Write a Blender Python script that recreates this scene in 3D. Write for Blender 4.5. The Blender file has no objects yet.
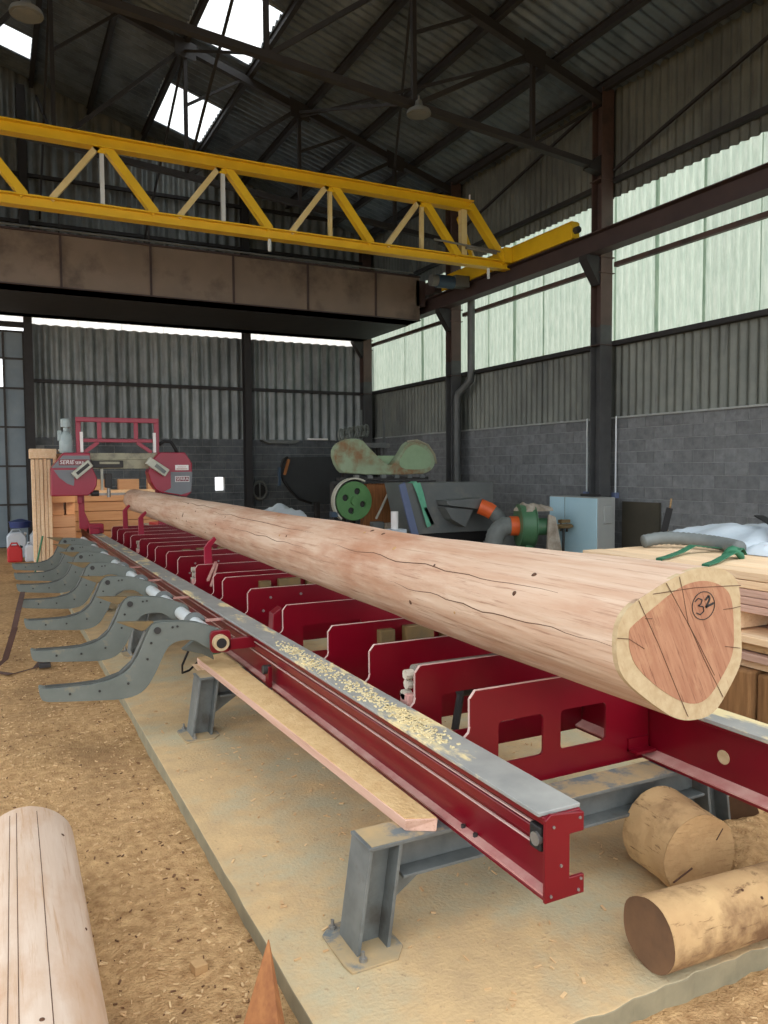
import bpy, bmesh, math, random
from mathutils import Vector, Matrix, noise
random.seed(7)
R = math.radians
sc = bpy.context.scene
C = sc.collection

# ------------------------------------------------------------------ camera
cam_d = bpy.data.cameras.new('camera'); cam = bpy.data.objects.new('camera', cam_d); C.objects.link(cam)
cam_d.sensor_fit = 'VERTICAL'; cam_d.sensor_height = 32.0; cam_d.lens = 776.27 / 1024 * 32.0
cam_d.clip_start = 0.05; cam_d.clip_end = 300
yaw, pit, rol = R(26.74), R(-3.1836), R(-0.3712)
fw = Vector((math.sin(yaw) * math.cos(pit), math.cos(yaw) * math.cos(pit), math.sin(pit)))
rt = Vector((math.cos(yaw), -math.sin(yaw), 0)); up = rt.cross(fw)
rt2 = rt * math.cos(rol) + up * math.sin(rol); up2 = up * math.cos(rol) - rt * math.sin(rol)
M = Matrix.Identity(4)
for i in range(3):
    M[i][0], M[i][1], M[i][2] = rt2[i], up2[i], -fw[i]
M.translation = (0, 0, 1.75)
cam.matrix_world = M
sc.camera = cam

# ------------------------------------------------------------------ sky and exposure
w = bpy.data.worlds.new('overcast_sky'); sc.world = w; w.use_nodes = True
bgn = w.node_tree.nodes['Background']
bgn.inputs[0].default_value = (0.95, 0.98, 1.02, 1); bgn.inputs[1].default_value = 1.0
sc.view_settings.view_transform = 'Standard'; sc.view_settings.look = 'None'
sc.view_settings.gamma = 1.0; sc.view_settings.use_curve_mapping = False
sc.view_settings.exposure = 1.35
sc.cycles.max_bounces = 10; sc.cycles.diffuse_bounces = 6; sc.cycles.transmission_bounces = 8
sc.cycles.use_denoising = True
sc.cycles.sample_clamp_indirect = 6.0

YF = 3.4          # front end of the shed roof (open end, the camera stands just outside it)
W, YB = 10.0, 20.6
FZ = -0.08        # dirt floor
BAYS = [5.75, 10.7, 15.65, 20.6]

# ------------------------------------------------------------------ materials
MATS = {}
def lin(c):
    f = lambda v: (v / 255) / 12.92 if v / 255 <= .04045 else (((v / 255) + .055) / 1.055) ** 2.4
    return (f(c[0]), f(c[1]), f(c[2]), 1)
def mat(name, c1, c2=None, scale=4.0, rough=.7, metal=0.0, bump=0.0, bscale=None, stretch=(1, 1, 1), c3=None, s3=2.0, t3=(.5, .6),
        detail=6, st3=None, spec=.5, obj_var=0.0, lo=.3, hi=.7, rot=(0, 0, 0), fine=None):
    """noise mix of c1/c2, optional third colour in patches, optional bump"""
    m = bpy.data.materials.new(name); m.use_nodes = True; nt = m.node_tree; N = nt.nodes; L = nt.links
    b = N['Principled BSDF']; b.inputs['Roughness'].default_value = rough; b.inputs['Metallic'].default_value = metal
    b.inputs['Specular IOR Level'].default_value = spec
    c2 = c2 or c1
    tc = N.new('ShaderNodeTexCoord')
    mp = N.new('ShaderNodeMapping'); mp.inputs['Scale'].default_value = stretch; mp.inputs['Rotation'].default_value = rot
    if any(rot): mp.vector_type = 'TEXTURE'; mp.inputs['Scale'].default_value = [1 / v for v in stretch]
    L.new(tc.outputs['Object'], mp.inputs['Vector'])
    if obj_var:
        oi = N.new('ShaderNodeObjectInfo'); ad = N.new('ShaderNodeVectorMath'); ad.operation = 'MULTIPLY_ADD'
        cm = N.new('ShaderNodeCombineXYZ'); 
        for k in range(3): L.new(oi.outputs['Random'], cm.inputs[k])
        L.new(cm.outputs[0], ad.inputs[0]); ad.inputs[1].default_value = (37, 53, 71); L.new(mp.outputs[0], ad.inputs[2]); vec = ad.outputs[0]
    else: vec = mp.outputs[0]
    n = N.new('ShaderNodeTexNoise'); n.inputs['Scale'].default_value = scale; n.inputs['Detail'].default_value = detail; n.inputs['Roughness'].default_value = .6
    L.new(vec, n.inputs['Vector'])
    r = N.new('ShaderNodeValToRGB'); r.color_ramp.elements[0].position = lo; r.color_ramp.elements[1].position = hi
    r.color_ramp.elements[0].color = lin(c1); r.color_ramp.elements[1].color = lin(c2)
    L.new(n.outputs['Fac'], r.inputs['Fac']); col = r.outputs['Color']
    if c3:
        mp3 = N.new('ShaderNodeMapping'); mp3.inputs['Scale'].default_value = st3 or (1, 1, 1); L.new(tc.outputs['Object'], mp3.inputs['Vector'])
        n3 = N.new('ShaderNodeTexNoise'); n3.inputs['Scale'].default_value = s3; n3.inputs['Detail'].default_value = 8; n3.inputs['Roughness'].default_value = .65
        L.new(mp3.outputs[0], n3.inputs['Vector'])
        r3 = N.new('ShaderNodeValToRGB'); r3.color_ramp.elements[0].position = t3[0]; r3.color_ramp.elements[1].position = t3[1]
        L.new(n3.outputs['Fac'], r3.inputs['Fac'])
        mx = N.new('ShaderNodeMixRGB'); L.new(r3.outputs['Color'], mx.inputs[0]); L.new(col, mx.inputs[1]); mx.inputs[2].default_value = lin(c3); col = mx.outputs[0]
    if fine:   # (colour, stretch, scale, lo, hi): narrow streaks or specks
        mpf = N.new('ShaderNodeMapping'); mpf.inputs['Scale'].default_value = fine[1]; mpf.inputs['Rotation'].default_value = rot
        if any(rot): mpf.vector_type = 'TEXTURE'; mpf.inputs['Scale'].default_value = [1 / v for v in fine[1]]
        L.new(tc.outputs['Object'], mpf.inputs['Vector'])
        nf = N.new('ShaderNodeTexNoise'); nf.inputs['Scale'].default_value = fine[2]; nf.inputs['Detail'].default_value = 5; nf.inputs['Roughness'].default_value = .7; L.new(mpf.outputs[0], nf.inputs['Vector'])
        rf = N.new('ShaderNodeValToRGB'); rf.color_ramp.elements[0].position = fine[3]; rf.color_ramp.elements[1].position = fine[4]; L.new(nf.outputs['Fac'], rf.inputs['Fac'])
        mf = N.new('ShaderNodeMixRGB'); L.new(rf.outputs['Color'], mf.inputs[0]); L.new(col, mf.inputs[1]); mf.inputs[2].default_value = lin(fine[0]); col = mf.outputs[0]
    if obj_var:
        hs = N.new('ShaderNodeHueSaturation'); mr = N.new('ShaderNodeMapRange'); mr.inputs['To Min'].default_value = 1 - obj_var; mr.inputs['To Max'].default_value = 1 + obj_var
        L.new(oi.outputs['Random'], mr.inputs['Value']); L.new(mr.outputs[0], hs.inputs['Value']); L.new(col, hs.inputs['Color']); col = hs.outputs[0]
    L.new(col, b.inputs['Base Color'])
    if bump:
        bp = N.new('ShaderNodeBump'); bp.inputs['Strength'].default_value = bump; bp.inputs['Distance'].default_value = .02
        if bscale:
            nb = N.new('ShaderNodeTexNoise'); nb.inputs['Scale'].default_value = bscale; nb.inputs['Detail'].default_value = 6; L.new(vec, nb.inputs['Vector']); L.new(nb.outputs['Fac'], bp.inputs['Height'])
        else: L.new(n.outputs['Fac'], bp.inputs['Height'])
        L.new(bp.outputs[0], b.inputs['Normal'])
    MATS[name] = m; return m

mat('sawdust', (160, 124, 84), (208, 172, 124), scale=22, rough=.95, bump=.9, bscale=90, c3=(138, 108, 76), s3=1.1, t3=(.5, .75), spec=.1, fine=((112, 84, 58), (1, 1, 1), 60, .6, .72))
mat('concrete', (204, 174, 128), (182, 156, 118), scale=7, rough=.85, bump=.3, bscale=60, c3=(178, 168, 138), s3=1.7, t3=(.45, .62), spec=.3, fine=((146, 122, 92), (1, 1, 1), 30, .6, .75))
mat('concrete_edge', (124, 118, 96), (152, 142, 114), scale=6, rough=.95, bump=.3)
mat('red_paint', (100, 2, 20), (114, 4, 25), scale=2, rough=.28, c3=(130, 40, 48), s3=4.0, t3=(.64, .9))
mat('red_cover', (138, 14, 44), (150, 20, 52), scale=2, rough=.35)
mat('pink_dust', (196, 160, 148), (170, 108, 104), scale=6, rough=.85, bump=.2)
mat('rail_plate', (134, 137, 134), (156, 158, 153), scale=6, rough=.5, metal=.0, c3=(222, 206, 158), s3=5.0, t3=(.54, .6), st3=(1, .35, 1))
mat('galvanised', (94, 100, 100), (122, 127, 125), scale=8, rough=.5, metal=.25, c3=(86, 84, 78), s3=3.0, t3=(.56, .7))
mat('stand_top', (178, 152, 110), (150, 138, 112), scale=10, rough=.9, c3=(104, 112, 114), s3=6, t3=(.5, .6))
mat('arm_grey', (92, 99, 94), (108, 114, 108), scale=4, rough=.5, metal=.1, c3=(140, 130, 104), s3=5, t3=(.6, .75))
mat('arm_edge', (60, 64, 62), (84, 86, 80), scale=8, rough=.6)
mat('brown_steel', (124, 98, 56), (98, 84, 56), scale=8, rough=.6)
mat('pipe_white', (196, 206, 208), (210, 216, 216), scale=3, rough=.35)
mat('dark_metal', (34, 34, 34), (52, 50, 48), scale=8, rough=.6)
mat('black', (14, 14, 15), (24, 24, 25), scale=8, rough=.6)
mat('bolt_steel', (130, 130, 128), (160, 158, 152), scale=20, rough=.4, metal=.6)
mat('belt_white', (206, 180, 172), (180, 150, 144), scale=12, rough=.6)
mat('log_wood', (184, 148, 122), (210, 188, 166), scale=2.4, rough=.62, bump=.35, bscale=5, stretch=(6, .5, 6), c3=(170, 124, 96), s3=1.3, t3=(.48, .68), st3=(2, .6, 2), spec=.4, fine=((142, 104, 80), (30, .9, 30), 2.0, .55, .72))
mat('log_cut', (190, 172, 138), (170, 148, 112), scale=22, rough=.9, fine=((164, 138, 104), (30, 1, 6), 3, .55, .75), rot=(0, -.44, 0))
mat('heartwood', (174, 130, 100), (148, 100, 74), scale=2.2, rough=.85, stretch=(16, 1, 2.2), rot=(0, -.44, 0), fine=((108, 64, 46), (46, 1, 3), 2.2, .54, .7), c3=(184, 146, 110), s3=5, t3=(.55, .75))
mat('crack', (92, 62, 42), (70, 46, 32), scale=10, rough=.9)
mat('ink', (26, 24, 26), (30, 28, 28), scale=10, rough=.6)
mat('pale_log', (194, 168, 144), (214, 196, 178), scale=2.2, rough=.5, bump=.2, bscale=6, stretch=(5, .5, 5), c3=(180, 140, 104), s3=1.4, t3=(.5, .72), st3=(2, .8, 2), fine=((176, 138, 102), (24, .9, 24), 2.2, .56, .74))
mat('old_log', (172, 138, 96), (200, 168, 120), scale=4, rough=.9, bump=.5, bscale=14, c3=(122, 92, 62), s3=3, t3=(.5, .66), fine=((104, 76, 50), (3, 3, 20), 3, .58, .7))
mat('old_cut', (188, 154, 108), (166, 130, 88), scale=9, rough=.95, bump=.4, bscale=30, fine=((140, 104, 70), (4, 4, 30), 3, .55, .75))
mat('dark_cut', (96, 72, 52), (124, 92, 64), scale=6, rough=.9, bump=.3)
mat('plank_top', (214, 184, 134), (196, 160, 110), scale=14, rough=.95, bump=.4, bscale=60)
mat('pale_dust', (228, 214, 172), (214, 196, 148), scale=14, rough=.95)
mat('pine_board', (222, 188, 146), (234, 208, 174), scale=2, rough=.75, stretch=(14, .8, 14), obj_var=.1, fine=((196, 150, 108), (40, .8, 40), 2, .55, .75))
mat('pink_board', (204, 170, 152), (188, 150, 130), scale=2, rough=.8, stretch=(14, .8, 14), obj_var=.12, fine=((160, 120, 102), (40, .8, 40), 2, .55, .75))
mat('orange_board', (192, 146, 108), (204, 162, 124), scale=2, rough=.75, stretch=(.8, 14, 14), obj_var=.12, fine=((160, 110, 76), (.8, 40, 40), 2, .55, .75))
mat('bark_slab', (118, 84, 52), (158, 118, 76), scale=3, rough=.95, stretch=(9, 9, 1), bump=.4, obj_var=.15)
mat('splinter_wood', (160, 106, 60), (128, 78, 42), scale=3, rough=.8, stretch=(12, 12, 1))
mat('block', (104, 108, 110), (128, 131, 132), scale=8, rough=.95, bump=.5, bscale=50, obj_var=.13, fine=((94, 98, 100), (1, 1, 1), 4, .55, .8))  # right wall blocks, colour lightened to carry the stronger light there
mat('block_shaded', (80, 86, 90), (102, 107, 110), scale=7, rough=.95, bump=.4, bscale=50, c3=(62, 66, 68), s3=1.5, t3=(.5, .7))  # gable copy of the blocks, dimmer light put into the colour
mat('mortar', (148, 151, 150), (128, 131, 131), scale=12, rough=.95)
mat('wall_sheet', (98, 104, 98), (118, 122, 113), scale=2.5, rough=.5, metal=.2, c3=(80, 84, 80), s3=.9, t3=(.45, .7), st3=(1, 1, .5), obj_var=.05, fine=((76, 78, 74), (8, 8, .6), 2, .55, .75))
mat('gable_sheet', (116, 124, 126), (138, 144, 142), scale=2.5, rough=.45, metal=.3, c3=(84, 90, 90), s3=.9, t3=(.45, .7), st3=(1, 1, .5), fine=((72, 77, 78), (8, 8, .6), 2, .55, .75))
mat('roof_sheet', (96, 110, 122), (120, 132, 140), scale=2.2, rough=.42, metal=.45, c3=(72, 82, 90), s3=1.3, t3=(.42, .7), obj_var=.08)
mat('steel_dark', (34, 34, 36), (46, 45, 46), scale=4, rough=.7)
mat('steel_brown', (74, 58, 54), (88, 70, 64), scale=3, rough=.65, c3=(56, 48, 46), s3=2, t3=(.5, .7))
mat('runway_steel', (58, 46, 46), (70, 56, 54), scale=3, rough=.65)
mat('girder_brown', (116, 104, 92), (130, 116, 102), scale=1.2, rough=.7, c3=(82, 72, 64), s3=1, t3=(.5, .7))
mat('crane_yellow', (232, 192, 34), (218, 178, 26), scale=2.5, rough=.4)
mat('crane_pale', (220, 204, 150), (208, 186, 120), scale=4, rough=.5)
mat('blue_steel', (40, 62, 84), (52, 74, 94), scale=4, rough=.4)
mat('cabinet_blue', (166, 204, 218), (176, 210, 222), scale=2, rough=.45)
mat('cabinet_side', (150, 156, 154), (160, 164, 160), scale=3, rough=.6)
mat('machine_grey', (92, 98, 98), (108, 112, 110), scale=2, rough=.55, c3=(124, 122, 112), s3=2, t3=(.55, .75))
mat('machine_blue', (92, 106, 138), (104, 116, 146), scale=3, rough=.5)
mat('old_green', (150, 166, 138), (132, 150, 120), scale=3, rough=.7, c3=(134, 102, 70), s3=1.5, t3=(.48, .62))
mat('pale_green', (150, 176, 140), (134, 160, 126), scale=3, rough=.65, c3=(150, 130, 96), s3=2.2, t3=(.58, .72))
mat('wheel_green', (70, 118, 66), (84, 132, 76), scale=4, rough=.5)
mat('fan_green', (62, 104, 74), (74, 118, 84), scale=4, rough=.5, c3=(98, 92, 70), s3=4, t3=(.58, .72))
mat('strap_green', (34, 92, 66), (48, 116, 84), scale=10, rough=.7)
mat('strap_pale', (92, 166, 136), (112, 184, 152), scale=8, rough=.7)
mat('hose_grey', (112, 118, 116), (96, 102, 100), scale=8, rough=.7)
mat('orange_cuff', (226, 106, 50), (214, 92, 40), scale=4, rough=.5)
mat('tarp', (206, 216, 222), (184, 200, 212), scale=2, rough=.5, bump=.5, bscale=5)
mat('red_print', (206, 66, 50), (220, 120, 96), scale=6, rough=.5)
mat('rag', (190, 182, 168), (132, 120, 104), scale=6, rough=.9, bump=.5)
mat('red_plastic', (196, 42, 44), (186, 36, 40), scale=3, rough=.4)
mat('white_plastic', (206, 214, 220), (188, 200, 210), scale=3, rough=.4)
mat('blue_plastic', (34, 52, 104), (44, 62, 116), scale=3, rough=.4)
mat('green_paint', (34, 104, 66), (40, 116, 74), scale=3, rough=.4)
mat('door_panel', (128, 142, 150), (112, 128, 138), scale=2, rough=.7)
mat('beam_beige', (158, 154, 128), (142, 140, 118), scale=5, rough=.5, c3=(112, 108, 92), s3=4, t3=(.5, .65))
mat('guard_white', (196, 196, 180), (170, 172, 158), scale=6, rough=.5)
mat('cover_grey', (108, 112, 116), (116, 120, 124), scale=3, rough=.5)
mat('white', (232, 230, 228), (224, 222, 220), scale=3, rough=.5)
mat('motor_grey', (138, 156, 158), (166, 180, 180), scale=8, rough=.45)
mat('chip_wood', (220, 190, 144), (186, 148, 104), scale=5, rough=.9)
mat('chip_dark', (92, 64, 42), (124, 88, 58), scale=5, rough=.9)
mat('pvc_dark', (74, 78, 78), (88, 92, 90), scale=4, rough=.45)
mat('webbing', (92, 66, 58), (72, 52, 46), scale=8, rough=.8)
mat('glazing_bar', (140, 138, 118), (120, 112, 92), scale=3, rough=.8)
mat('column_grey', (62, 64, 66), (78, 80, 80), scale=3, rough=.7)
mat('plywood', (58, 56, 46), (70, 66, 54), scale=3, rough=.8)
mat('rust_arc', (54, 58, 60), (44, 47, 48), scale=2, rough=.8)

def translucent(name, c1, c2, scale=3):
    m = bpy.data.materials.new(name); m.use_nodes = True; nt = m.node_tree; N = nt.nodes; L = nt.links
    N.remove(N['Principled BSDF']); out = N['Material Output']
    tc = N.new('ShaderNodeTexCoord'); n = N.new('ShaderNodeTexNoise'); n.inputs['Scale'].default_value = scale; n.inputs['Detail'].default_value = 10; n.inputs['Roughness'].default_value = .7
    mp = N.new('ShaderNodeMapping'); mp.inputs['Scale'].default_value = (1, 5, .6); L.new(tc.outputs['Object'], mp.inputs[0]); L.new(mp.outputs[0], n.inputs['Vector'])
    oi = N.new('ShaderNodeObjectInfo')
    r = N.new('ShaderNodeValToRGB'); r.color_ramp.elements[0].position = .3; r.color_ramp.elements[1].position = .7
    r.color_ramp.elements[0].color = lin(c1); r.color_ramp.elements[1].color = lin(c2); L.new(n.outputs['Fac'], r.inputs[0])
    hs = N.new('ShaderNodeHueSaturation'); mr = N.new('ShaderNodeMapRange'); mr.inputs['To Min'].default_value = .9; mr.inputs['To Max'].default_value = 1.05
    L.new(oi.outputs['Random'], mr.inputs['Value']); L.new(mr.outputs[0], hs.inputs['Value']); L.new(r.outputs[0], hs.inputs['Color'])
    t = N.new('ShaderNodeBsdfTranslucent'); L.new(hs.outputs[0], t.inputs['Color'])
    d = N.new('ShaderNodeBsdfDiffuse'); d.inputs['Color'].default_value = (.25, .27, .24, 1)
    mx = N.new('ShaderNodeMixShader'); mx.inputs[0].default_value = .15; L.new(t.outputs[0], mx.inputs[1]); L.new(d.outputs[0], mx.inputs[2])
    L.new(mx.outputs[0], out.inputs['Surface']); MATS[name] = m
translucent('window_sheet', (154, 174, 160), (194, 207, 194), 5)
translucent('skylight_sheet', (246, 250, 246), (255, 255, 255), 2)

# ------------------------------------------------------------------ builders
def tag(o, label=None, cat=None, group=None, kind=None):
    if label: o['label'] = label
    if cat: o['category'] = cat
    if group: o['group'] = group
    if kind: o['kind'] = kind
    return o
def thing(name, label, cat, loc=(0, 0, 0), group=None, kind=None):
    o = bpy.data.objects.new(name, None); o.empty_display_size = .1; C.objects.link(o); o.location = loc
    return tag(o, label, cat, group, kind)
def origin(p):
    v = Vector((0, 0, 0))
    while p is not None: v += Vector(p.location); p = p.parent
    return v

class MB:
    def __init__(s): s.v = []; s.f = []
    def quadbox(s, P):  # 8 points: bottom 4 ccw then top 4
        b = len(s.v); s.v += [tuple(p) for p in P]
        s.f += [tuple(b + i for i in q) for q in ((3, 2, 1, 0), (4, 5, 6, 7), (0, 1, 5, 4), (1, 2, 6, 5), (2, 3, 7, 6), (3, 0, 4, 7))]; return s
    def box(s, x0, x1, y0, y1, z0, z1):
        return s.quadbox([(x0, y0, z0), (x1, y0, z0), (x1, y1, z0), (x0, y1, z0), (x0, y0, z1), (x1, y0, z1), (x1, y1, z1), (x0, y1, z1)])
    def bar(s, p, q, a, b=None, upv=(0, 0, 1)):
        """rectangular bar p->q, a across, b along up"""
        b = b or a; p = Vector(p); q = Vector(q); d = (q - p).normalized(); u = Vector(upv)
        if abs(d.dot(u)) > .98: u = Vector((0, 1, 0))
        sd = d.cross(u).normalized(); u = sd.cross(d).normalized(); sd *= a / 2; u *= b / 2
        return s.quadbox([p - sd - u, p + sd - u, q + sd - u, q - sd - u, p - sd + u, p + sd + u, q + sd + u, q - sd + u])
    def prism(s, pts, y0, y1, axis='Y'):
        """outline (a,b) extruded along axis; Y: (x,z)  X: (y,z)  Z: (x,y)"""
        b = len(s.v); n = len(pts)
        mk = {'Y': lambda a, c, t: (a, t, c), 'X': lambda a, c, t: (t, a, c), 'Z': lambda a, c, t: (a, c, t)}[axis]
        for t in (y0, y1): s.v += [mk(a, c, t) for a, c in pts]
        s.f.append(tuple(b + i for i in range(n))); s.f.append(tuple(b + n + i for i in reversed(range(n))))
        for i in range(n): s.f.append((b + i, b + n + i, b + n + (i + 1) % n, b + (i + 1) % n))
        return s
    def plate_holes(s, pts, holes, y0, y1):
        """XZ plate with rectangular holes, done with bmesh triangle fill"""
        bm = bmesh.new(); es = []
        def loop(P):
            vs = [bm.verts.new((a, y0, c)) for a, c in P]
            return [bm.edges.new((vs[i], vs[(i + 1) % len(vs)])) for i in range(len(vs))]
        for P in [pts] + holes: es += loop(P)
        r = bmesh.ops.triangle_fill(bm, use_beauty=True, use_dissolve=False, edges=es)
        fs = [g for g in r['geom'] if isinstance(g, bmesh.types.BMFace)]
        ex = bmesh.ops.extrude_face_region(bm, geom=fs)
        bmesh.ops.translate(bm, vec=(0, y1 - y0, 0), verts=[g for g in ex['geom'] if isinstance(g, bmesh.types.BMVert)])
        bmesh.ops.recalc_face_normals(bm, faces=bm.faces[:])
        bm.verts.index_update(); b = len(s.v); s.v += [tuple(v.co) for v in bm.verts]; s.f += [tuple(b + v.index for v in f.verts) for f in bm.faces]
        bm.free(); return s
    def cyl(s, p, q, r0, r1=None, n=16, caps=True):
        r1 = r0 if r1 is None else r1
        return s.tube([p, q], [r0, r1], n, caps)
    def tube(s, path, rad, n=10, caps=True):
        P = [Vector(p) for p in path]; k = len(P); rads = rad if isinstance(rad, (list, tuple)) else [rad] * k; b = len(s.v)
        pu = None
        for i in range(k):
            d = (P[min(i + 1, k - 1)] - P[max(i - 1, 0)]).normalized()
            if pu is None:
                u = Vector((0, 0, 1)) if abs(d.z) < .9 else Vector((1, 0, 0))
            else: u = pu
            sd = d.cross(u).normalized(); u = sd.cross(d).normalized(); pu = u
            for j in range(n):
                a = 2 * math.pi * j / n; s.v.append(tuple(P[i] + (sd * math.cos(a) + u * math.sin(a)) * rads[i]))
        for i in range(k - 1):
            for j in range(n): s.f.append((b + i * n + j, b + i * n + (j + 1) % n, b + (i + 1) * n + (j + 1) % n, b + (i + 1) * n + j))
        if caps: s.f.append(tuple(b + j for j in reversed(range(n)))); s.f.append(tuple(b + (k - 1) * n + j for j in range(n)))
        return s
    def lathe(s, prof, cx, cy, n=20, z=0):
        b = len(s.v)
        for r, h in prof:
            for j in range(n): a = 2 * math.pi * j / n; s.v.append((cx + r * math.cos(a), cy + r * math.sin(a), z + h))
        for i in range(len(prof) - 1):
            for j in range(n): s.f.append((b + i * n + j, b + i * n + (j + 1) % n, b + (i + 1) * n + (j + 1) % n, b + (i + 1) * n + j))
        s.f.append(tuple(b + j for j in reversed(range(n)))); s.f.append(tuple(b + (len(prof) - 1) * n + j for j in range(n)))
        return s
    def ribbon(s, path, wv, t=.004):
        """flat strap along path, width vector wv per point or constant"""
        for i in range(len(path) - 1):
            p, q = Vector(path[i]), Vector(path[i + 1]); a = Vector(wv) / 2; h = Vector((0, 0, t))
            if abs((q - p).normalized().z) > .9: h = Vector((t, t, 0))
            s.quadbox([p - a, p + a, q + a, q - a, p - a + h, p + a + h, q + a + h, q - a + h])
        return s
    def build(s, name, m, parent=None, smooth=False, bevel=0, label=None, kind=None, subsurf=0):
        o0 = origin(parent); me = bpy.data.meshes.new(name); me.from_pydata([tuple(Vector(v) - o0) for v in s.v], [], s.f)
        me.materials.append(MATS[m]); me.validate(); me.update()
        if smooth:
            for p in me.polygons: p.use_smooth = True
            if smooth == 'auto':
                try: me.set_sharp_from_angle(angle=R(35))
                except Exception: pass
        o = bpy.data.objects.new(name, me); C.objects.link(o); o.parent = parent
        if bevel:
            bv = o.modifiers.new('bevel', 'BEVEL'); bv.width = bevel; bv.segments = 2; bv.limit_method = 'ANGLE'; bv.angle_limit = R(40)
        if label: o['label'] = label
        if kind: o['kind'] = kind
        return o

def kids(o): return [c for c in C.objects if c.parent == o]
def copy_tree(o, parent=None, loc=None):
    c = o.copy(); C.objects.link(c); c.parent = parent
    if loc is not None: c.location = loc
    for ch in kids(o): copy_tree(ch, c)
    return c
def text(name, body, size, loc, rot, m, parent, extrude=.001, shear=0, align='CENTER'):
    cu = bpy.data.curves.new(name, 'FONT'); cu.body = body; cu.size = size; cu.extrude = extrude; cu.align_x = align; cu.align_y = 'CENTER'; cu.shear = shear
    cu.materials.append(MATS[m]); o = bpy.data.objects.new(name, cu); C.objects.link(o); o.parent = parent
    dg = bpy.context.evaluated_depsgraph_get(); me = bpy.data.meshes.new_from_object(o.evaluated_get(dg)); bpy.data.objects.remove(o)
    o = bpy.data.objects.new(name, me); C.objects.link(o); o.parent = parent
    o.location = Vector(loc) - origin(parent); o.rotation_euler = rot; return o
def rr(x0, x1, z0, z1, r, n=4):
    """rounded rectangle outline"""
    P = []
    for cx, cz, a0 in ((x1 - r, z0 + r, -90), (x1 - r, z1 - r, 0), (x0 + r, z1 - r, 90), (x0 + r, z0 + r, 180)):
        for k in range(n + 1):
            a = R(a0 + 90 * k / n); P.append((cx + r * math.cos(a), cz + r * math.sin(a)))
    return P
def circle(cx, cz, r, n=24, a0=0, a1=360):
    return [(cx + r * math.cos(R(a0 + (a1 - a0) * k / (n if a1 - a0 >= 360 else n - 1))), cz + r * math.sin(R(a0 + (a1 - a0) * k / (n if a1 - a0 >= 360 else n - 1)))) for k in range(n)]
def corr(u0, u1, v0, v1, fn, pitch=.172, amp=.028, per=6, nv=1, phase=0):
    """corrugated sheet, fn(u, v, displacement) -> xyz"""
    m = MB(); n = max(2, round((u1 - u0) / pitch * per))
    for j in range(nv + 1):
        v = v0 + (v1 - v0) * j / nv
        for i in range(n + 1):
            u = u0 + (u1 - u0) * i / n; m.v.append(fn(u, v, amp * math.sin(2 * math.pi * (u - phase) / pitch)))
    for j in range(nv):
        for i in range(n): a = j * (n + 1) + i; m.f.append((a, a + 1, a + n + 2, a + n + 1))
    return m

exec_parts = []

# ================================================================== SETTING
def struct(o, label=None): return tag(o, label, None, None, 'structure')
# ---- dirt floor (fine near the camera)
def floor_z(x, y):
    n = noise.fractal(Vector((x * 1.3, y * 1.3, .3)), 1.0, 2.0, 4); f = noise.fractal(Vector((x * 9, y * 9, 1.7)), .9, 2.0, 3)
    near = max(0, 1 - max(0, y - 9) / 6)
    return FZ + (.016 * n + .009 * f) * near
def span(a, b, s): 
    n = max(1, round((b - a) / s)); return [a + (b - a) * i / n for i in range(n)]
gx = span(-40, -12, 14) + span(-12, -1, 1.0) + span(-1, 4.4, .035) + span(4.4, 12, .4) + span(12, 40, 14) + [40]
gy = span(-40, -6, 17) + span(-6, .6, .6) + span(.6, 6, .035) + span(6, 12, .12) + span(12, 22, .5) + span(22, 60, 19) + [60]
fm = MB(); nx = len(gx)
for y in gy:
    for x in gx: fm.v.append((x, y, floor_z(x, y)))
for j in range(len(gy) - 1):
    for i in range(nx - 1): a = j * nx + i; fm.f.append((a, a + 1, a + nx + 1, a + nx))
struct(fm.build('floor', 'sawdust', smooth=True), 'dirt shed floor covered with tan sawdust')
# ---- concrete slab under the mill, ragged front edge
sm = MB(); outl = []
for k in range(70):
    x = .85 + (4.1 - .85) * k / 69; outl.append((x, 1.83 + .022 * noise.noise(Vector((x * 9, 0, 0))) + .02 * noise.noise(Vector((x * 2.2, 3, 0)))))
outl += [(4.1, 16.5), (.85, 16.5)]
for k in range(60, 0, -1):
    y = 1.83 + 14.6 * (k / 61) ** 2; outl.append((.85 + .006 * noise.noise(Vector((y * 6, 5, 0))), y))
sm.prism(outl, FZ - .05, 0, 'Z')
slab = struct(sm.build('floor_slab', 'concrete', bevel=.006), 'concrete foundation slab dusted with sawdust')
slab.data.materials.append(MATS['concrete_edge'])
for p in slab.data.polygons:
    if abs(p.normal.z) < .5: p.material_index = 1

# ---- right wall: concrete blocks, corrugated cladding, translucent glazing
ROOFZ = lambda x: 8.33 + .3 * (10 - x) if x > -1 else 8.33 + .3 * 11 - .3 * (-1 - x)
CH, BL = .2052, .4065
wr = MB().box(10.008, 10.2, YF + .3, YB + .2, FZ - .1, 2.62).build('wall_right', 'mortar'); struct(wr, 'grey concrete block wall with corrugated cladding above')
bme = MB().box(0, .06, 0, BL - .012, 0, CH - .011).build('block', 'block', wr, bevel=.004)
first = True; stuff = MB()
for c in range(13):
    z = 2.64 - (c + 1) * CH + .004; y = YF + .4 + (BL / 2 if c % 2 else 0)
    while y < YB - .3:
        if 7.0 < y < 15.7:
            o = bme if first else bme.copy()
            if not first: C.objects.link(o)
            first = False
            o.location = (10 + random.uniform(-.003, .003), y, z)
        else: stuff.box(10.0, 10.05, y, y + BL - .012, z, z + CH - .011)
        y += BL
stuff.build('far_blocks', 'block', wr, kind='stuff')
def wallsheet(y0, y1, z0, z1, m, parent, name, x=10.03, nv=1, edge=0):
    return corr(y0, y1, z0, z1, lambda u, v, d: (x + d, u, v), nv=nv).build(name, m, parent, smooth=True)
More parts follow.
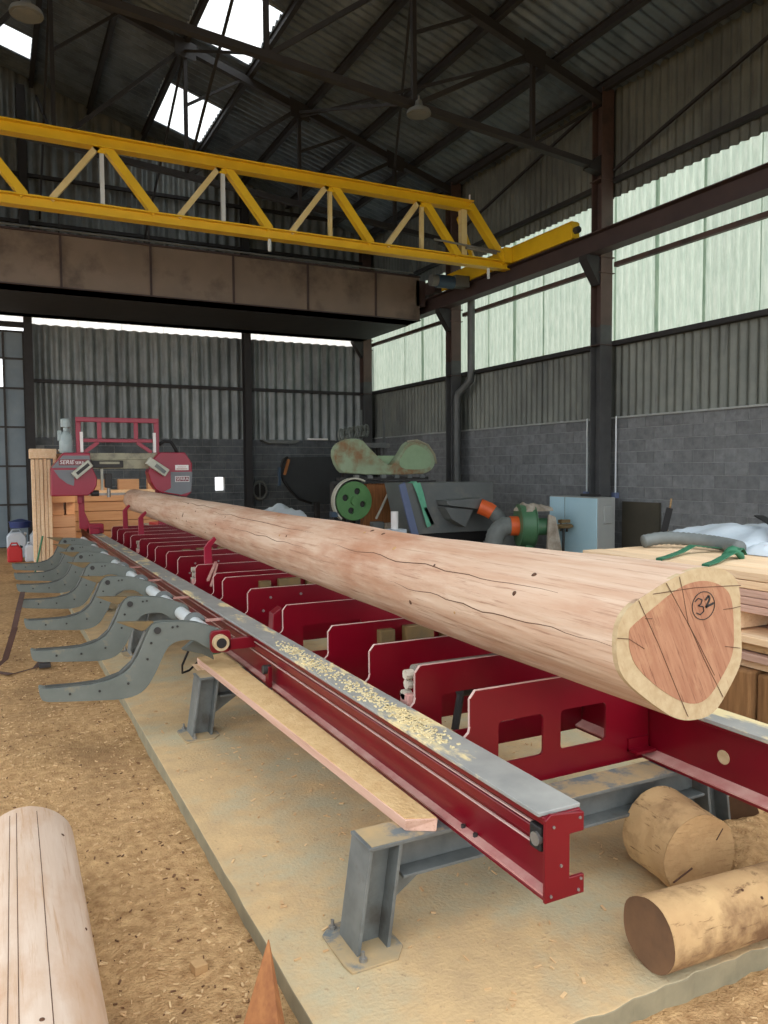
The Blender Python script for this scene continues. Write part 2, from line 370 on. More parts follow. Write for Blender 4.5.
bay_e = [YF + .3, 5.75, 10.7, 15.65, 20.6]
for b in range(4):
    y0, y1 = bay_e[b], bay_e[b + 1]; n = max(1, round((y1 - y0) / 1.0))
    wn = thing('window_%d' % (b + 1), None, None, (10, y0, 3.96), kind='structure')
    wn['label'] = 'translucent corrugated glazing bay in the right wall'
    for k in range(n):
        a, c = y0 + (y1 - y0) * k / n, y0 + (y1 - y0) * (k + 1) / n
        wallsheet(a, c + .03, 2.6, 3.98, 'wall_sheet', wr, 'cladding_sheet', x=10.03 + .004 * (k % 2))
        wallsheet(a, c + .03, 6.5, 8.42, 'wall_sheet', wr, 'cladding_sheet', x=9.97 + .004 * (k % 2))
        wallsheet(a - .02, c + .03, 3.96, 6.62, 'window_sheet', wn, 'pane', x=10.035 + .004 * (k % 2))
    MB().box(9.86, 9.99, y0 + .12, y1 - .12, 3.90, 3.98).build('sill_rail', 'steel_dark', wn)
    MB().box(9.9, 9.98, y0 + .12, y1 - .12, 5.28, 5.36).build('mid_rail', 'steel_brown', wn)
    MB().box(9.84, 9.93, y0 + .12, y1 - .12, 6.72, 6.8).build('head_rail', 'steel_dark', wn)
MB().box(9.95, 10.0, YF + .3, YB, 2.62, 2.65).build('cladding_flashing', 'cabinet_side', wr)

# ---- columns on the right wall
def h_col(name, x0, x1, yc, z0, z1, m, parent):
    hb = .13; t = .016
    return MB().box(x0, x1, yc - hb, yc - hb + t, z0, z1).box(x0, x1, yc + hb - t, yc + hb, z0, z1).box((x0 + x1) / 2 - .008, (x0 + x1) / 2 + .008, yc - hb + t, yc + hb - t, z0, z1).build(name, m, parent)
for i, y in enumerate([5.75, 10.7, 15.65, 20.42]):
    col = thing('steel_column', ['brown steel column carrying the runway beam at the shed mouth', 'brown steel column beside the pale blue cabinet', 'brown steel column with a dark drainpipe beside it',
                                 'brown steel column in the corner by the gable wall'][i], 'column', (9.78, y, FZ), 'steel wall columns', 'structure')
    h_col('lower_shaft', 9.6, 9.86, y, FZ, 4.25, 'column_grey', col); h_col('upper_shaft', 9.6, 9.86, y, 4.25, 8.3, 'steel_brown', col)
    MB().prism([(9.3, 5.44), (9.62, 5.44), (9.62, 4.95), (9.58, 4.95), (9.3, 5.36)], y - .1, y + .1).build('bracket', 'steel_dark', col)
    for z in (3.9, 5.15, 5.42, 6.75): MB().box(9.57, 9.9, y - .15, y + .15, z, z + .014).build('stiffener', 'steel_brown', col)
# ---- crane runway
ra = thing('crane_runway_beam', 'dark brown crane runway beam along the translucent windows', 'runway beam', (9.47, YF + .5, 5.45), kind='structure')
y0, y1 = YF + .5, 20.3
MB().box(9.34, 9.6, y0, y1, 5.45, 5.468).box(9.34, 9.6, y0, y1, 5.772, 5.79).box(9.462, 9.478, y0, y1, 5.468, 5.772).build('beam', 'runway_steel', ra)
MB().box(9.445, 9.495, y0, y1, 5.79, 5.82).build('crane_rail', 'steel_dark', ra)

# ---- back gable wall
HX0, HX1, HZ0, HZ1 = 5.32, 5.59, 1.2, 1.555
wb = MB()
wb.box(.95, HX0, YB + .01, YB + .2, FZ - .1, 2.58).box(HX1, 10.1, YB + .01, YB + .2, FZ - .1, 2.58).box(HX0, HX1, YB + .01, YB + .2, FZ - .1, HZ0).box(HX0, HX1, YB + .01, YB + .2, HZ1, 2.58)
wb = struct(wb.build('wall_back', 'mortar'), 'dark gable wall of concrete blocks and corrugated sheets')
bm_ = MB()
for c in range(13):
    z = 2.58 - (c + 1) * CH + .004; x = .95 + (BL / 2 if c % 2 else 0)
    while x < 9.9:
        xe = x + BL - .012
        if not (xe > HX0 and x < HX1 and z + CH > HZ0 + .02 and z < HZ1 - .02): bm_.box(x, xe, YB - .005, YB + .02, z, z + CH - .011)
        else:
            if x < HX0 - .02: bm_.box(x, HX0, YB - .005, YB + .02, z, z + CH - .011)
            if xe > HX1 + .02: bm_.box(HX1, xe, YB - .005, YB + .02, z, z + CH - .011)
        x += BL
bm_.build('blocks', 'block_shaded', wb, kind='stuff')
def backsheet(x0, x1, z0, z1, m, name, parent, y=YB + .03, nv=1, top=None):
    s = corr(x0, x1, z0, z1, lambda u, v, d: (u, y + d, v), pitch=.262, amp=.05, nv=nv)
    if top:
        n = len(s.v) // 2; s.v[n:] = [(p[0], p[1], top(p[0])) for p in s.v[n:]]
    return s.build(name, m, parent, smooth=True)
xs = [.95 + 1.03 * k for k in range(9)] + [10.1]
win5 = thing('window_5', 'narrow translucent strip above the gable cladding', None, (.95, YB, 5.38), kind='structure')
for k in range(9):
    backsheet(xs[k], xs[k + 1] + .03, 2.56, 5.28, 'gable_sheet', 'cladding_sheet', wb, y=YB + .03 + .004 * (k % 2))
    backsheet(xs[k], xs[k + 1] + .03, 5.26, 6.6, 'skylight_sheet', 'pane', win5, y=YB + .05 + .004 * (k % 2))
    backsheet(xs[k], xs[k + 1] + .03, 6.55, 9, 'gable_sheet', 'cladding_sheet', wb, y=YB + .03 + .004 * (k % 2), top=lambda x: ROOFZ(x) + .05)
backsheet(-4, .98, 5.3, 6.6, 'skylight_sheet', 'pane', win5, y=YB + .05)
backsheet(-6, .98, 6.55, 9, 'gable_sheet', 'cladding_sheet', wb, top=lambda x: ROOFZ(x) + .05)
backsheet(-6, -4, FZ, 6.6, 'gable_sheet', 'cladding_sheet', wb)
MB().box(.95, 9.9, YB - .1, YB - .01, 3.88, 3.96).build('girt', 'steel_dark', wb)
for z in (6.6, 7.6, 8.7): MB().box(-4, 9.9, YB - .1, YB - .01, z, z + .08).build('girt', 'steel_dark', wb)
for i, x in enumerate((.86, 6.2)):
    col = thing('gable_post', ['dark steel post at the edge of the metal sliding door', 'dark steel post halfway along the gable wall'][i], 'post', (x, YB - .1, FZ), 'steel gable posts', 'structure')
    h_col('shaft', x - .09, x + .09, YB - .14, FZ, ROOFZ(x) - .35, 'steel_dark', col)
# ---- sliding metal door at the left of the gable
d1 = thing('door_1', 'grey metal sliding door with a grid of dark frame bars', None, (-1.4, YB - .05, FZ), kind='structure')
dx = [-3.4, -2.47, -1.54, -.61, .32, .76]; dz = [FZ, .95, 1.87, 2.8, 3.72, 4.42, 5.06]
for i in range(5):
    for j in range(6):
        x0, x1, z0, z1 = dx[i], dx[i + 1], dz[j], dz[j + 1]
        if j == 4 and i == 3: MB().box(x0, .02, YB - .02, YB, z0, z1).build('door_panel', 'door_panel', d1); continue
        MB().box(x0, x1, YB - .02, YB, z0, z1).build('door_panel', 'door_panel', d1)
for x in dx: MB().box(x - .025, x + .025, YB - .06, YB - .015, FZ, 5.06).build('frame_bar', 'dark_metal', d1)
for z in dz: MB().box(-3.4, .78, YB - .058, YB - .017, z - .022, z + .022).build('frame_bar', 'dark_metal', d1)
MB().box(-4, .78, YB - .12, YB + .02, 5.16, 5.28).build('track', 'steel_dark', d1)

# ---- roof
cl = thing('ceiling', 'dark corrugated shed roof with skylights', None, (0, YF, 8.3), kind='structure')
rows = [10.35, 8.72, 7.45, 6.18, 4.91, 3.64, 2.37, 1.10, -.17, -1.0]
ny = 17; ys = [YB + .1 - 1.03 * k for k in range(ny + 1)]
def roofsheet(xa, xb, y0, y1, m, name, parent, dz=0):
    return corr(y0, y1, xa, xb, lambda u, v, d: (v, u, ROOFZ(v) + d + dz), pitch=.206, amp=.034, per=8).build(name, m, parent, smooth=True)
for r in range(9):
    for k in range(ny):
        sky = (r == 4 and k in (1, 2, 5, 6, 9, 10, 13, 14)) or (r == 7 and k in (1, 5, 9, 13))  # repeats toward the open end are unseen, added to bring in light
        x0 = rows[r + 1] - .05; x1 = rows[r]
        if r == 7 and sky:
            roofsheet(x0, .42, ys[k + 1], ys[k] + .03, 'roof_sheet', 'roof_sheet', cl, .004 * (k % 2)); x0 = .4
        roofsheet(x1, x0, ys[k + 1], ys[k] + .03, 'skylight_sheet' if sky else 'roof_sheet', 'skylight' if sky else 'roof_sheet', cl, .004 * (k % 2) + .006 * (r % 2))
for r in range(4): roofsheet(-1 - 1.25 * r, -1 - 1.25 * (r + 1) - .04, ys[-1], YB + .1, 'roof_sheet', 'roof_sheet', cl)  # unseen left slope, cut short to let in sky light
for x in [9.65] + rows[1:9] + [-1.9 - 1.27 * k for k in range(4)]:
    z = ROOFZ(x) - .03
    MB().box(x - .045, x + .045, YF, YB, z - .17, z - .155).box(x - .012, x + .012, YF, YB, z - .155, z - .02).box(x - .045, x + .045, YF, YB, z - .02, z - .008).build('purlin', 'steel_dark', cl)
# ---- left side of the shed: posts and cladding (outside the view), shaped open to let in sky light
wl = corr(YF + 1, YB, 7.6, 10.1, lambda u, v, d: (-6 + d, u, v)).build('wall_left', 'wall_sheet', smooth=True); struct(wl, 'unseen high cladding strip, left side shaped open for sky light')
for i, y in enumerate([5.75, 10.7, 15.65, 20.42]):
    col = thing('steel_column', 'brown steel column on the open left side of the shed', 'column', (-5.8, y, FZ), 'left side columns', 'structure')
    h_col('shaft', -6.1, -5.84, y, FZ, 9.8, 'steel_brown', col)
MB().box(-5.83, -5.6, YF + .5, 20.3, 5.45, 5.79).build('crane_rail_beam', 'runway_steel'); tag(C.objects['crane_rail_beam'], 'dark runway beam on the open left side of the shed', 'runway beam', None, 'structure')
# ---- added gable above the shed mouth, out of view, darkens the upper interior
wf = corr(-6, 10.1, 6.4, 9, lambda u, v, d: (u, YF + d, v), pitch=.262, amp=.04); n_ = len(wf.v) // 2; wf.v[n_:] = [(p[0], p[1], ROOFZ(p[0])) for p in wf.v[n_:]]
struct(wf.build('added_front_gable', 'gable_sheet', smooth=True), 'added unseen corrugated gable that keeps light off the upper interior')
# ---- trusses
def truss(y, label):
    t = thing('roof_truss', label, 'truss', (0, y, 7), 'steel roof trusses', 'structure')
    zt = lambda x: ROOFZ(x) - .28
    zb = lambda x: 7.0 + .087 * (9.5 - x) if x > -1 else 7.0 + .087 * (9.5 + 2 + x)
    def L(name, p, q, a, b): MB().bar((p[0], y, p[1]), (q[0], y, q[1]), a, b).build(name, 'steel_dark', t)
    L('top_chord', (9.9, zt(9.9)), (-1, zt(-1)), .12, .14); L('top_chord', (-1, zt(-1)), (-6, zt(-6)), .12, .14)
    L('bottom_chord', (9.8, zb(9.8)), (-1, zb(-1)), .12, .1); L('bottom_chord', (-1, zb(-1)), (-6, zb(-6)), .12, .1)
    P = [8.2, 5.95, 3.6, 1.2, -1]
    for i, x in enumerate(P):
        L('web_post', (x, zt(x)), (x, zb(x)), .07, .07)
        if i: L('web_diagonal', (P[i - 1], zt(P[i - 1])), (x, zb(x)), .07, .07)
        MB().prism([(x - .2, zt(x) - .2), (x + .2, zt(x) - .26), (x + .22, zt(x) + .05), (x - .22, zt(x) + .18)], y - .075, y - .065).build('gusset', 'steel_dark', t)
    L('web_diagonal', (9.75, zt(9.75) - .02), (8.2, zb(8.2)), .05, .05)
    for i in range(4):
        xm = (P[i] + P[i + 1]) / 2; L('web_strut', (xm, zt(xm)), (P[i + 1], zb(P[i + 1]) * .45 + zt(P[i + 1]) * .55), .05, .05)
    for i, x in enumerate([-3.2, -5.6]):
        L('web_post', (x, zt(x)), (x, zb(x)), .07, .07); L('web_diagonal', (([-1] + [-3.2, -5.6, -7.95])[i], zt(([-1] + [-3.2, -5.6, -7.95])[i])), (x, zb(x)), .07, .07)
    MB().prism([(9.35, 6.92), (9.66, 6.86), (9.66, 7.2), (9.5, 7.1)], y - .08, y + .08).build('seat_bracket', 'steel_dark', t)
truss(5.75, 'dark steel roof truss nearest the open end of the shed'); truss(10.7, 'dark steel roof truss with a round lamp hung from its chord')
truss(15.65, 'dark steel roof truss above the brown box girders')
for i, (a, b) in enumerate([((5.95, 15.65, 9.2), (5.95, 10.7, 7.35)), ((3.6, 15.65, 9.9), (3.6, 10.7, 7.55)), ((3.6, 15.65, 7.55), (3.6, 10.7, 9.9)), ((1.2, 15.65, 10.6), (1.2, 20.5, 7.75)), ((1.2, 20.5, 10.6), (1.2, 15.65, 7.75)),
                            ((5.95, 15.65, 7.3), (5.95, 20.5, 9.2)), ((3.6, 15.65, 9.9), (3.6, 20.5, 7.5)), ((8.2, 10.7, 8.5), (5.95, 15.65, 9.1)), ((5.95, 10.7, 9.2), (8.2, 15.65, 8.4)), ((9.8, 6.0, 8.1), (9.8, 10.5, 6.9)), ((9.8, 15.5, 7.2), (9.8, 10.9, 8.2))]):
    o = MB().bar(a, b, .045, .045).build('sway_brace', 'steel_dark')
    tag(o, ['thin steel sway brace strung between the roof trusses', 'thin steel wind brace along the upper side cladding'][i > 8], 'brace', ['roof sway braces', 'side wall wind braces'][i > 8], 'structure')

# ---- high-bay lamps
def lamp(x, y, z, ztop, label):
    t = thing('high_bay_lamp', label, 'lamp', (x, y, z), 'high bay lamps')
    MB().lathe([(.02, .22), (.05, .2), (.06, .14), (.09, .1), (.17, .06), (.185, .03), (.185, 0), (.15, .005), (.03, .02)], x, y, 24, z).build('reflector', 'machine_grey', t, smooth='auto')
    MB().lathe([(.145, -.004), (.145, .006)], x, y, 24, z).build('lens', 'machine_grey', t)
    MB().cyl((x, y, z + .2), (x, y, ztop), .012, n=8).build('hanger', 'bolt_steel', t)
lamp(5.98, 10.6, 7.14, 7.42, 'small grey high bay lamp under the truss chord midway'); lamp(.52, 10.2, 7.05, 7.8, 'round grey high bay lamp hanging above the yellow crane')

# ---- drainpipe and conduits
dp = MB().tube([(9.8, 15.0, 6.4), (9.8, 15.0, 3.95), (9.79, 15.02, 3.75), (9.75, 15.2, 3.6), (9.7, 15.38, 3.48), (9.69, 15.43, 3.3), (9.69, 15.43, FZ)], .085, 14).build('drainpipe', 'pvc_dark', smooth='auto')
tag(dp, 'dark grey drainpipe with an offset bend beside the column', 'pipe')
for y, l in ((11.29, 'thin pale conduit rising from the blue cabinet behind the column'), (10.54, 'thin pale conduit on the block wall in front of the column')):
    t = thing('conduit', l, 'conduit', (9.95, y, 1.2))
    MB().cyl((9.95, y, 1.25), (9.95, y, 2.66), .016, n=8).build('tube', 'pipe_white', t, smooth='auto'); MB().box(9.9, 9.99, y - .05, y + .05, 1.2, 1.3).build('junction_box', 'machine_blue', t)

# ================================================================== SAWMILL BED
bed = thing('sawmill_bed', 'long red sawmill bed with grey loading arms standing on the slab', 'sawmill bed', (2.1, 1.9, 0))
RY0, RY1 = 1.875, 16.2
def rail(x0, x1, mirror):
    # flanged red beam: web recessed on both sides; x0..x1 outer limits
    s = -1 if mirror else 1; cx = (x0 + x1) / 2
    X = lambda d: cx + s * d
    def bx(a, b, *r): return MB().box(min(X(a), X(b)), max(X(a), X(b)), *r)
    h = (x1 - x0) / 2
    r = MB()
    for a, b, z0, z1 in ((-h, h, .394, .408), (-h, h, .648, .662), (-.045, .018, .408, .648)): r.box(min(X(a), X(b)), max(X(a), X(b)), RY0 + .012, RY1, z0, z1)
    ro = r.build('rail', 'red_paint', bed, bevel=.003)
    bx(-h - .014, h + .004, RY0 + .02, RY1, .662, .676).build('top_plate', 'rail_plate', ro, bevel=.003, label='grey rail top plate dusted with sawdust')
    # pink dusted sloped lower flange
    p = [(X(-h), .409), (X(-h), .416), (X(-.044), .424), (X(-.044), .409)]
    MB().prism(p, RY0 + .014, RY1).build('lower_flange', 'pink_dust', ro, label='dusty pink lower flange')
    if not mirror:
        bx(-h + .008, -.04, RY0 + .014, RY1, .63, .648).build('upper_rib', 'red_paint', ro, bevel=.004)
        for z in (.612, .548):
            bx(-.062, -.054, RY0 + .06, RY1, z, z + .005).build('guide_cable', 'belt_white', ro)
        bx(-.054, -.045, RY0 + .014, RY1, .562, .6).build('middle_rib', 'red_paint', ro, bevel=.004)
        MB().prism([(x0 - .002, .39), (x1 + .004, .39), (x1 + .004, .452), (x0 + .095, .452), (x0 + .095, .594), (x1 + .002, .594), (x1 + .002, .655), (x0 + .02, .671), (x0 - .002, .655)], RY0, RY0 + .012).build('end_plate', 'red_paint', ro, bevel=.002)
        for zz, xx in ((.41, x0 + .02), (.44, x1 - .01), (.405, x1 - .02), (.64, x1 - .015), (.63, x0 + .03), (.5, x0 + .06)): MB().cyl((xx, RY0 - .004, zz), (xx, RY0 + .004, zz), .005, n=8).build('screw', 'bolt_steel', ro)
        MB().box(x0 + .004, x0 + .03, RY0 + .03, RY0 + .09, .54, .62).build('cable_bracket', 'black', ro, bevel=.006)
        MB().cyl((x0 - .006, RY0 + .05, .58), (x0 + .01, RY0 + .05, .58), .022, n=20).build('cable_pulley', 'bolt_steel', ro, smooth='auto')
        for yy in (2.3, 2.38): MB().cyl((x0 + .02, yy, .41), (x0 + .02, yy, .432), .009, n=6).build('bolt', 'dark_metal', ro)
    else:
        MB().cyl((X(-.011), 2.24, .525), (X(-.016), 2.24, .525), .028, n=24).build('inspection_hole', 'pink_dust', ro, label='round pale hole cover')
    return ro
rail_l = rail(1.5, 1.65, False)
rail_r = rail(2.67, 2.83, False) if False else None
# right rail, its inner side toward the log
rx0, rx1 = 2.672, 2.83
r = MB()
for a, b, z0, z1 in ((rx0, rx1, .394, .408), (rx0 + .02, rx1, .648, .662), (rx0 + .045, rx0 + .075, .408, .648)): r.box(a, b, RY0 - 1.0, RY1, z0, z1)
ro = r.build('rail', 'red_paint', bed, bevel=.003)
MB().box(rx0 + .01, rx1 + .02, RY0 - 1.0, RY1, .662, .68).build('top_plate', 'rail_plate', ro, bevel=.003, label='grey rail top plate dusted with sawdust')
MB().prism([(rx0 - .004, .409), (rx0 - .004, .416), (rx0 + .045, .436), (rx0 + .045, .409)], RY0 - 1.0, RY1).build('lower_flange', 'pink_dust', ro, label='dusty pink lower flange')
MB().tube([(rx0 + .046, 2.225, .527), (rx0 + .042, 2.225, .527)], .03, 24).build('inspection_hole', 'log_cut', ro, label='round pale opening in the rail web')

# ---- stands
def stand(y):
    s = MB()
    s.box(1.16, 3.0, y - .08, y + .08, .38, .394); s.box(1.301, 2.859, y - .008, y + .008, .262, .38); s.box(1.301, 2.859, y - .08, y + .08, .25, .262)
    so = s.build('stand', 'galvanised', bed, bevel=.002)
    MB().box(1.175, 1.48, y - .075, y + .075, .394, .3955).build('dusty_top', 'stand_top', so, label='sawdust covered beam top')
    MB().box(1.68, 2.66, y - .078, y + .078, .394, .3955).build('dusty_top', 'stand_top', so, label='sawdust covered beam top')
    for sg, xt, xb in ((1, 1.165, 1.11), (-1, 2.995, 3.05)):
        def slab(d0, d1, ya, yb): 
            return [(xb + sg * d0, ya, .008), (xb + sg * d1, ya, .008), (xb + sg * d1, yb, .008), (xb + sg * d0, yb, .008), (xt + sg * d0, ya, .385), (xt + sg * d1, ya, .385), (xt + sg * d1, yb, .385), (xt + sg * d0, yb, .385)]
        m = MB()
        for q in ((0, .014, y - .08, y + .08), (.12, .134, y - .08, y + .08), (.014, .12, y - .008, y + .008)):
            P = slab(*q); m.quadbox(P if sg > 0 else [P[1], P[0], P[3], P[2], P[5], P[4], P[7], P[6]])
        m.build('leg', 'galvanised', so, bevel=.002)
        MB().prism([(xt + sg * .13, .255), (xt + sg * .31, .255), (xb + sg * .155, .12)], y - .006, y + .006).build('gusset', 'galvanised', so)
        cxp = xb + sg * .06
        o = [(cxp - .11, y - .15), (cxp + .07, y - .15), (cxp + .12, y - .09), (cxp + .12, y + .11), (cxp + .07, y + .15), (cxp - .07, y + .15), (cxp - .12, y + .1), (cxp - .12, y - .1)]
        MB().prism(o, 0, .01, 'Z').build('base_plate', 'stand_top', so, bevel=.002, label='octagonal bolted base plate')
        for bx_, by_ in ((cxp - .07, y + .12), (cxp - .05, y - .11)):
            MB().cyl((bx_, by_, .01), (bx_, by_, .022), .015, n=6).cyl((bx_, by_, .02), (bx_, by_, .045), .007, n=8).build('anchor_bolt', 'bolt_steel', so)
    return so
s0 = stand(2.52)
for y in (5.08, 7.65, 10.2, 12.75): copy_tree(s0, bed, Vector(s0.location) + Vector((0, y - 2.52, 0)))

# ---- cross members
CMY = [2.64, 3.1, 3.585, 4.14, 4.93, 5.735, 6.46, 6.76, 7.45, 8.24, 8.84, 9.5, 10.02, 10.65, 11.35, 12.0, 12.65, 13.3]
def cm_outline(zt, zl=.645):
    return [(2.71, .394), (2.71, zt), (1.745, zt), (1.72, zt - .03), (1.72, .69), (1.714, .665), (1.69, .645), (1.648, .645), (1.648, .395)]
def rev(p): return list(reversed(p))
for i, y in enumerate(CMY):
    holes = []
    if i == 0: holes = [rr(1.86, 2.095, .51, .69, .02), rr(2.19, 2.45, .515, .69, .02)]
    elif i in (1, 4, 7, 9): holes = [rr(1.86, 2.3, .5, .69, .02)]
    pts = cm_outline(.837)
    o = MB().plate_holes(pts, holes, y, y + .012).build('cross_member', 'red_paint', bed)
    # bright worn edge along the top and hook
    e = MB(); P = [(2.5, .8375), (1.745, .8375), (1.7195, .807), (1.7195, .69), (1.7135, .665), (1.69, .6455), (1.655, .6455)]
    for a, b in zip(P[:-1], P[1:]): e.bar((a[0], y + .006, a[1]), (b[0], y + .006, b[1]), .0125, .003)
    e.build('worn_edge', 'belt_white', o, label='pale worn plate edge')
    if i in (0, 2, 3, 5, 8, 10, 12, 14):
        f = MB().box(1.72, 2.7, y + .012, y + .1, .42, .432).box(1.78, 1.84, y + .012, y + .07, .44, .8)
        f.build('stiffener', 'red_paint', o)
    if i in (3, 6, 11):
        for xa, wd, z1 in ((2.03, .1, .79), (2.2, .2, .80), (2.46, .1, .8)):
            MB().box(xa, xa + wd, y - .055, y - .001, .5, z1).build('support_pad', 'brown_steel', o, bevel=.006, label='brown steel support block')
    if i in (1, 8, 13):
        MB().cyl((1.75, y + .08, .79), (2.6, y + .08, .79), .035, n=14).build('roller', 'bolt_steel', o, smooth='auto', label='steel chain roller')
        c = MB()
        for k in range(5): c.cyl((1.69 + .012 * (k % 2), y + .05 + .012 * k, .79 - .05 * k), (1.73, y + .05 + .012 * k, .79 - .05 * k), .024, n=10)
        c.build('chain', 'rag', o, label='steel drive chain'); MB().box(1.69, 1.74, y + .02, y + .1, .52, .7).build('chain_guard', 'pink_dust', o, bevel=.006)
        MB().cyl((2.05, y + .15, .66), (2.12, y + .15, .66), .05, n=12).cyl((2.02, y + .14, .45), (2.06, y + .15, .62), .02, n=8).build('hydraulic_motor', 'dark_metal', o, smooth='auto')
    if i == 4:
        MB().prism([(1.65, .64), (1.72, .64), (1.72, .82), (1.66, .78)], y + .03, y + .12).build('chain_guard', 'red_paint', o, bevel=.005)
    if i in (5, 9):
        for xx, zz in ((1.9, .76), (2.15, .77), (1.84, .66)): MB().cyl((xx, y - .004, zz), (xx, y, zz), .011, n=8).build('bolt', 'bolt_steel', o)
MB().box(2.58, 2.7, 2.58, 2.64, .44, .452).box(2.58, 2.7, 2.63, 2.64, .44, .5).build('angle_clip', 'red_paint', bed)
# side stop posts holding the log
for (x, y, z1) in ((1.845, 7.47, 1.05), (1.87, 11.42, 1.12), (1.9, 13.1, 1.15)):
    MB().prism([(x - .03, .6), (x + .05, .6), (x + .04, z1 - .04), (x + .09, z1 + .02), (x + .07, z1 + .05), (x + .01, z1 + .0), (x - .03, z1 - .05)], y, y + .04).build('side_stop', 'red_cover', bed, bevel=.004, label='upright red side stop against the log')
MB().bar((1.74, 7.05, .74), (1.92, 7.46, .85), .025, .02).bar((1.74, 6.95, .7), (1.92, 7.4, .84), .018, .015).build('stop_arm', 'pink_dust', bed)
# carriage stop block on the far rail
MB().box(1.44, 1.68, 14.0, 14.35, .68, .84).build('rail_stop', 'red_cover', bed, bevel=.01)

# ---- loading arms on their pivot pipe
px_, pz_ = 1.285, .636
MB().cyl((px_, 4.96, pz_), (px_, 13.4, pz_), .047, n=20).build('pivot_pipe', 'pipe_white', bed, smooth='auto', label='pale pivot pipe along the rail')
def smooth_out(P, it=1):
    for _ in range(it):
        Q = []
        for i in range(len(P)):
            a, b = P[i], P[(i + 1) % len(P)]; Q += [(.75 * a[0] + .25 * b[0], .75 * a[1] + .25 * b[1]), (.25 * a[0] + .75 * b[0], .25 * a[1] + .75 * b[1])]
        P = Q
    return P
arm_o = [(1.285, .712), (1.22, .735), (1.13, .77), (.895, .79), (.855, .755), (.815, .655), (.76, .54), (.68, .472), (.55, .44), (.4, .44), (.245, .446), (.222, .458), (.208, .455), (.214, .4), (.235, .37), (.32, .358), (.5, .34), (.7, .32), (.815, .35), (.89, .462), (.945, .585), (.985, .64), (1.065, .66), (1.15, .645), (1.2, .6), (1.285, .56), (1.345, .59), (1.36, .636), (1.34, .685)]
ao = MB().prism(rev(smooth_out(arm_o, 2)), 5.1, 5.116).build('loading_arm', 'arm_grey', bed, bevel=.002)
MB().prism(rev(smooth_out(arm_o, 2)), 5.17, 5.186).build('rear_plate', 'arm_grey', ao)
up_ = [(.88, .778), (.845, .745), (.806, .655), (.752, .545), (.675, .48), (.55, .446), (.4, .444), (.245, .45)]
e = MB()
for a, b in zip(up_[:-1], up_[1:]): e.bar((a[0], 5.143, a[1]), (b[0], 5.143, b[1]), .055, .01)
e.build('inner_lining', 'arm_edge', ao)
MB().prism([(.665, .806), (.89, .79), (.865, .75), (.815, .735), (.74, .77)], 5.125, 5.16).build('wedge_flap', 'brown_steel', ao, bevel=.003, label='pointed brown wedge flap')
MB().cyl((.905, 5.088, .737), (.905, 5.2, .737), .022, n=14).build('pivot_bolt', 'dark_metal', ao, smooth='auto')
for xx, zz in ((1.0, .748), (1.03, .75), (.865, .66), (.84, .56), (.72, .42), (.55, .395), (.38, .4)): MB().cyl((xx, 5.094, zz), (xx, 5.1, zz), .008, n=8).build('rivet', 'dark_metal', ao)
MB().cyl((px_, 5.12, pz_), (px_, 5.18, pz_), .07, n=22).build('hub', 'arm_grey', ao, smooth='auto')
ao.location.y -= .1
ARM_Y = [5.0, 6.1, 7.38, 8.58, 9.75, 10.85, 12.0]
for k, y in enumerate(ARM_Y[1:]):
    c = copy_tree(ao, bed, Vector(ao.location) + Vector((0, y - 5.0, 0)))
br = MB().prism(rr(1.225, 1.36, .565, .71, .03), 5.03, 5.06).box(1.34, 1.53, 5.03, 5.06, .575, .65).build('pipe_bracket', 'red_paint', bed, bevel=.004)
MB().tube([(px_, 4.985, pz_), (px_, 5.03, pz_)], .052, 24).build('bush', 'log_cut', br, smooth='auto', label='cream pipe end bush')
MB().tube([(px_, 4.982, pz_), (px_, 4.99, pz_)], .033, 24).build('bore', 'black', br)
br.location.y -= .1
for y in (5.62, 6.75, 7.95, 9.15):
    MB().cyl((px_, y, pz_), (px_, y + .035, pz_), .078, n=22).build('collar', 'galvanised', bed, smooth='auto'); MB().box(px_, 1.53, y, y + .03, .64, .655).build('collar_strap', 'pink_dust', bed)
MB().prism([(1.09, .56), (1.22, .52), (1.3, .47), (1.28, .56), (1.2, .64)], 5.14, 5.2).build('arm_lever', 'arm_grey', bed, bevel=.004)
MB().cyl((1.5, 4.55, .52), (1.45, 4.55, .52), .028, n=14).build('cam_roller', 'dark_metal', bed, smooth='auto'); MB().box(1.475, 1.5, 4.52, 4.58, .41, .54).build('roller_bracket', 'red_paint', bed, bevel=.004)
MB().tube([(1.16, 5.2, .58), (1.12, 5.3, .42), (1.14, 5.4, .34), (1.2, 5.45, .34), (1.3, 5.46, .42)], .008, 6).build('hydraulic_hose', 'black', bed, smooth=True)
MB().cyl((1.4, 5.46, .44), (1.4, 5.6, .44), .03, n=12).build('hydraulic_valve', 'fan_green', bed, smooth='auto')

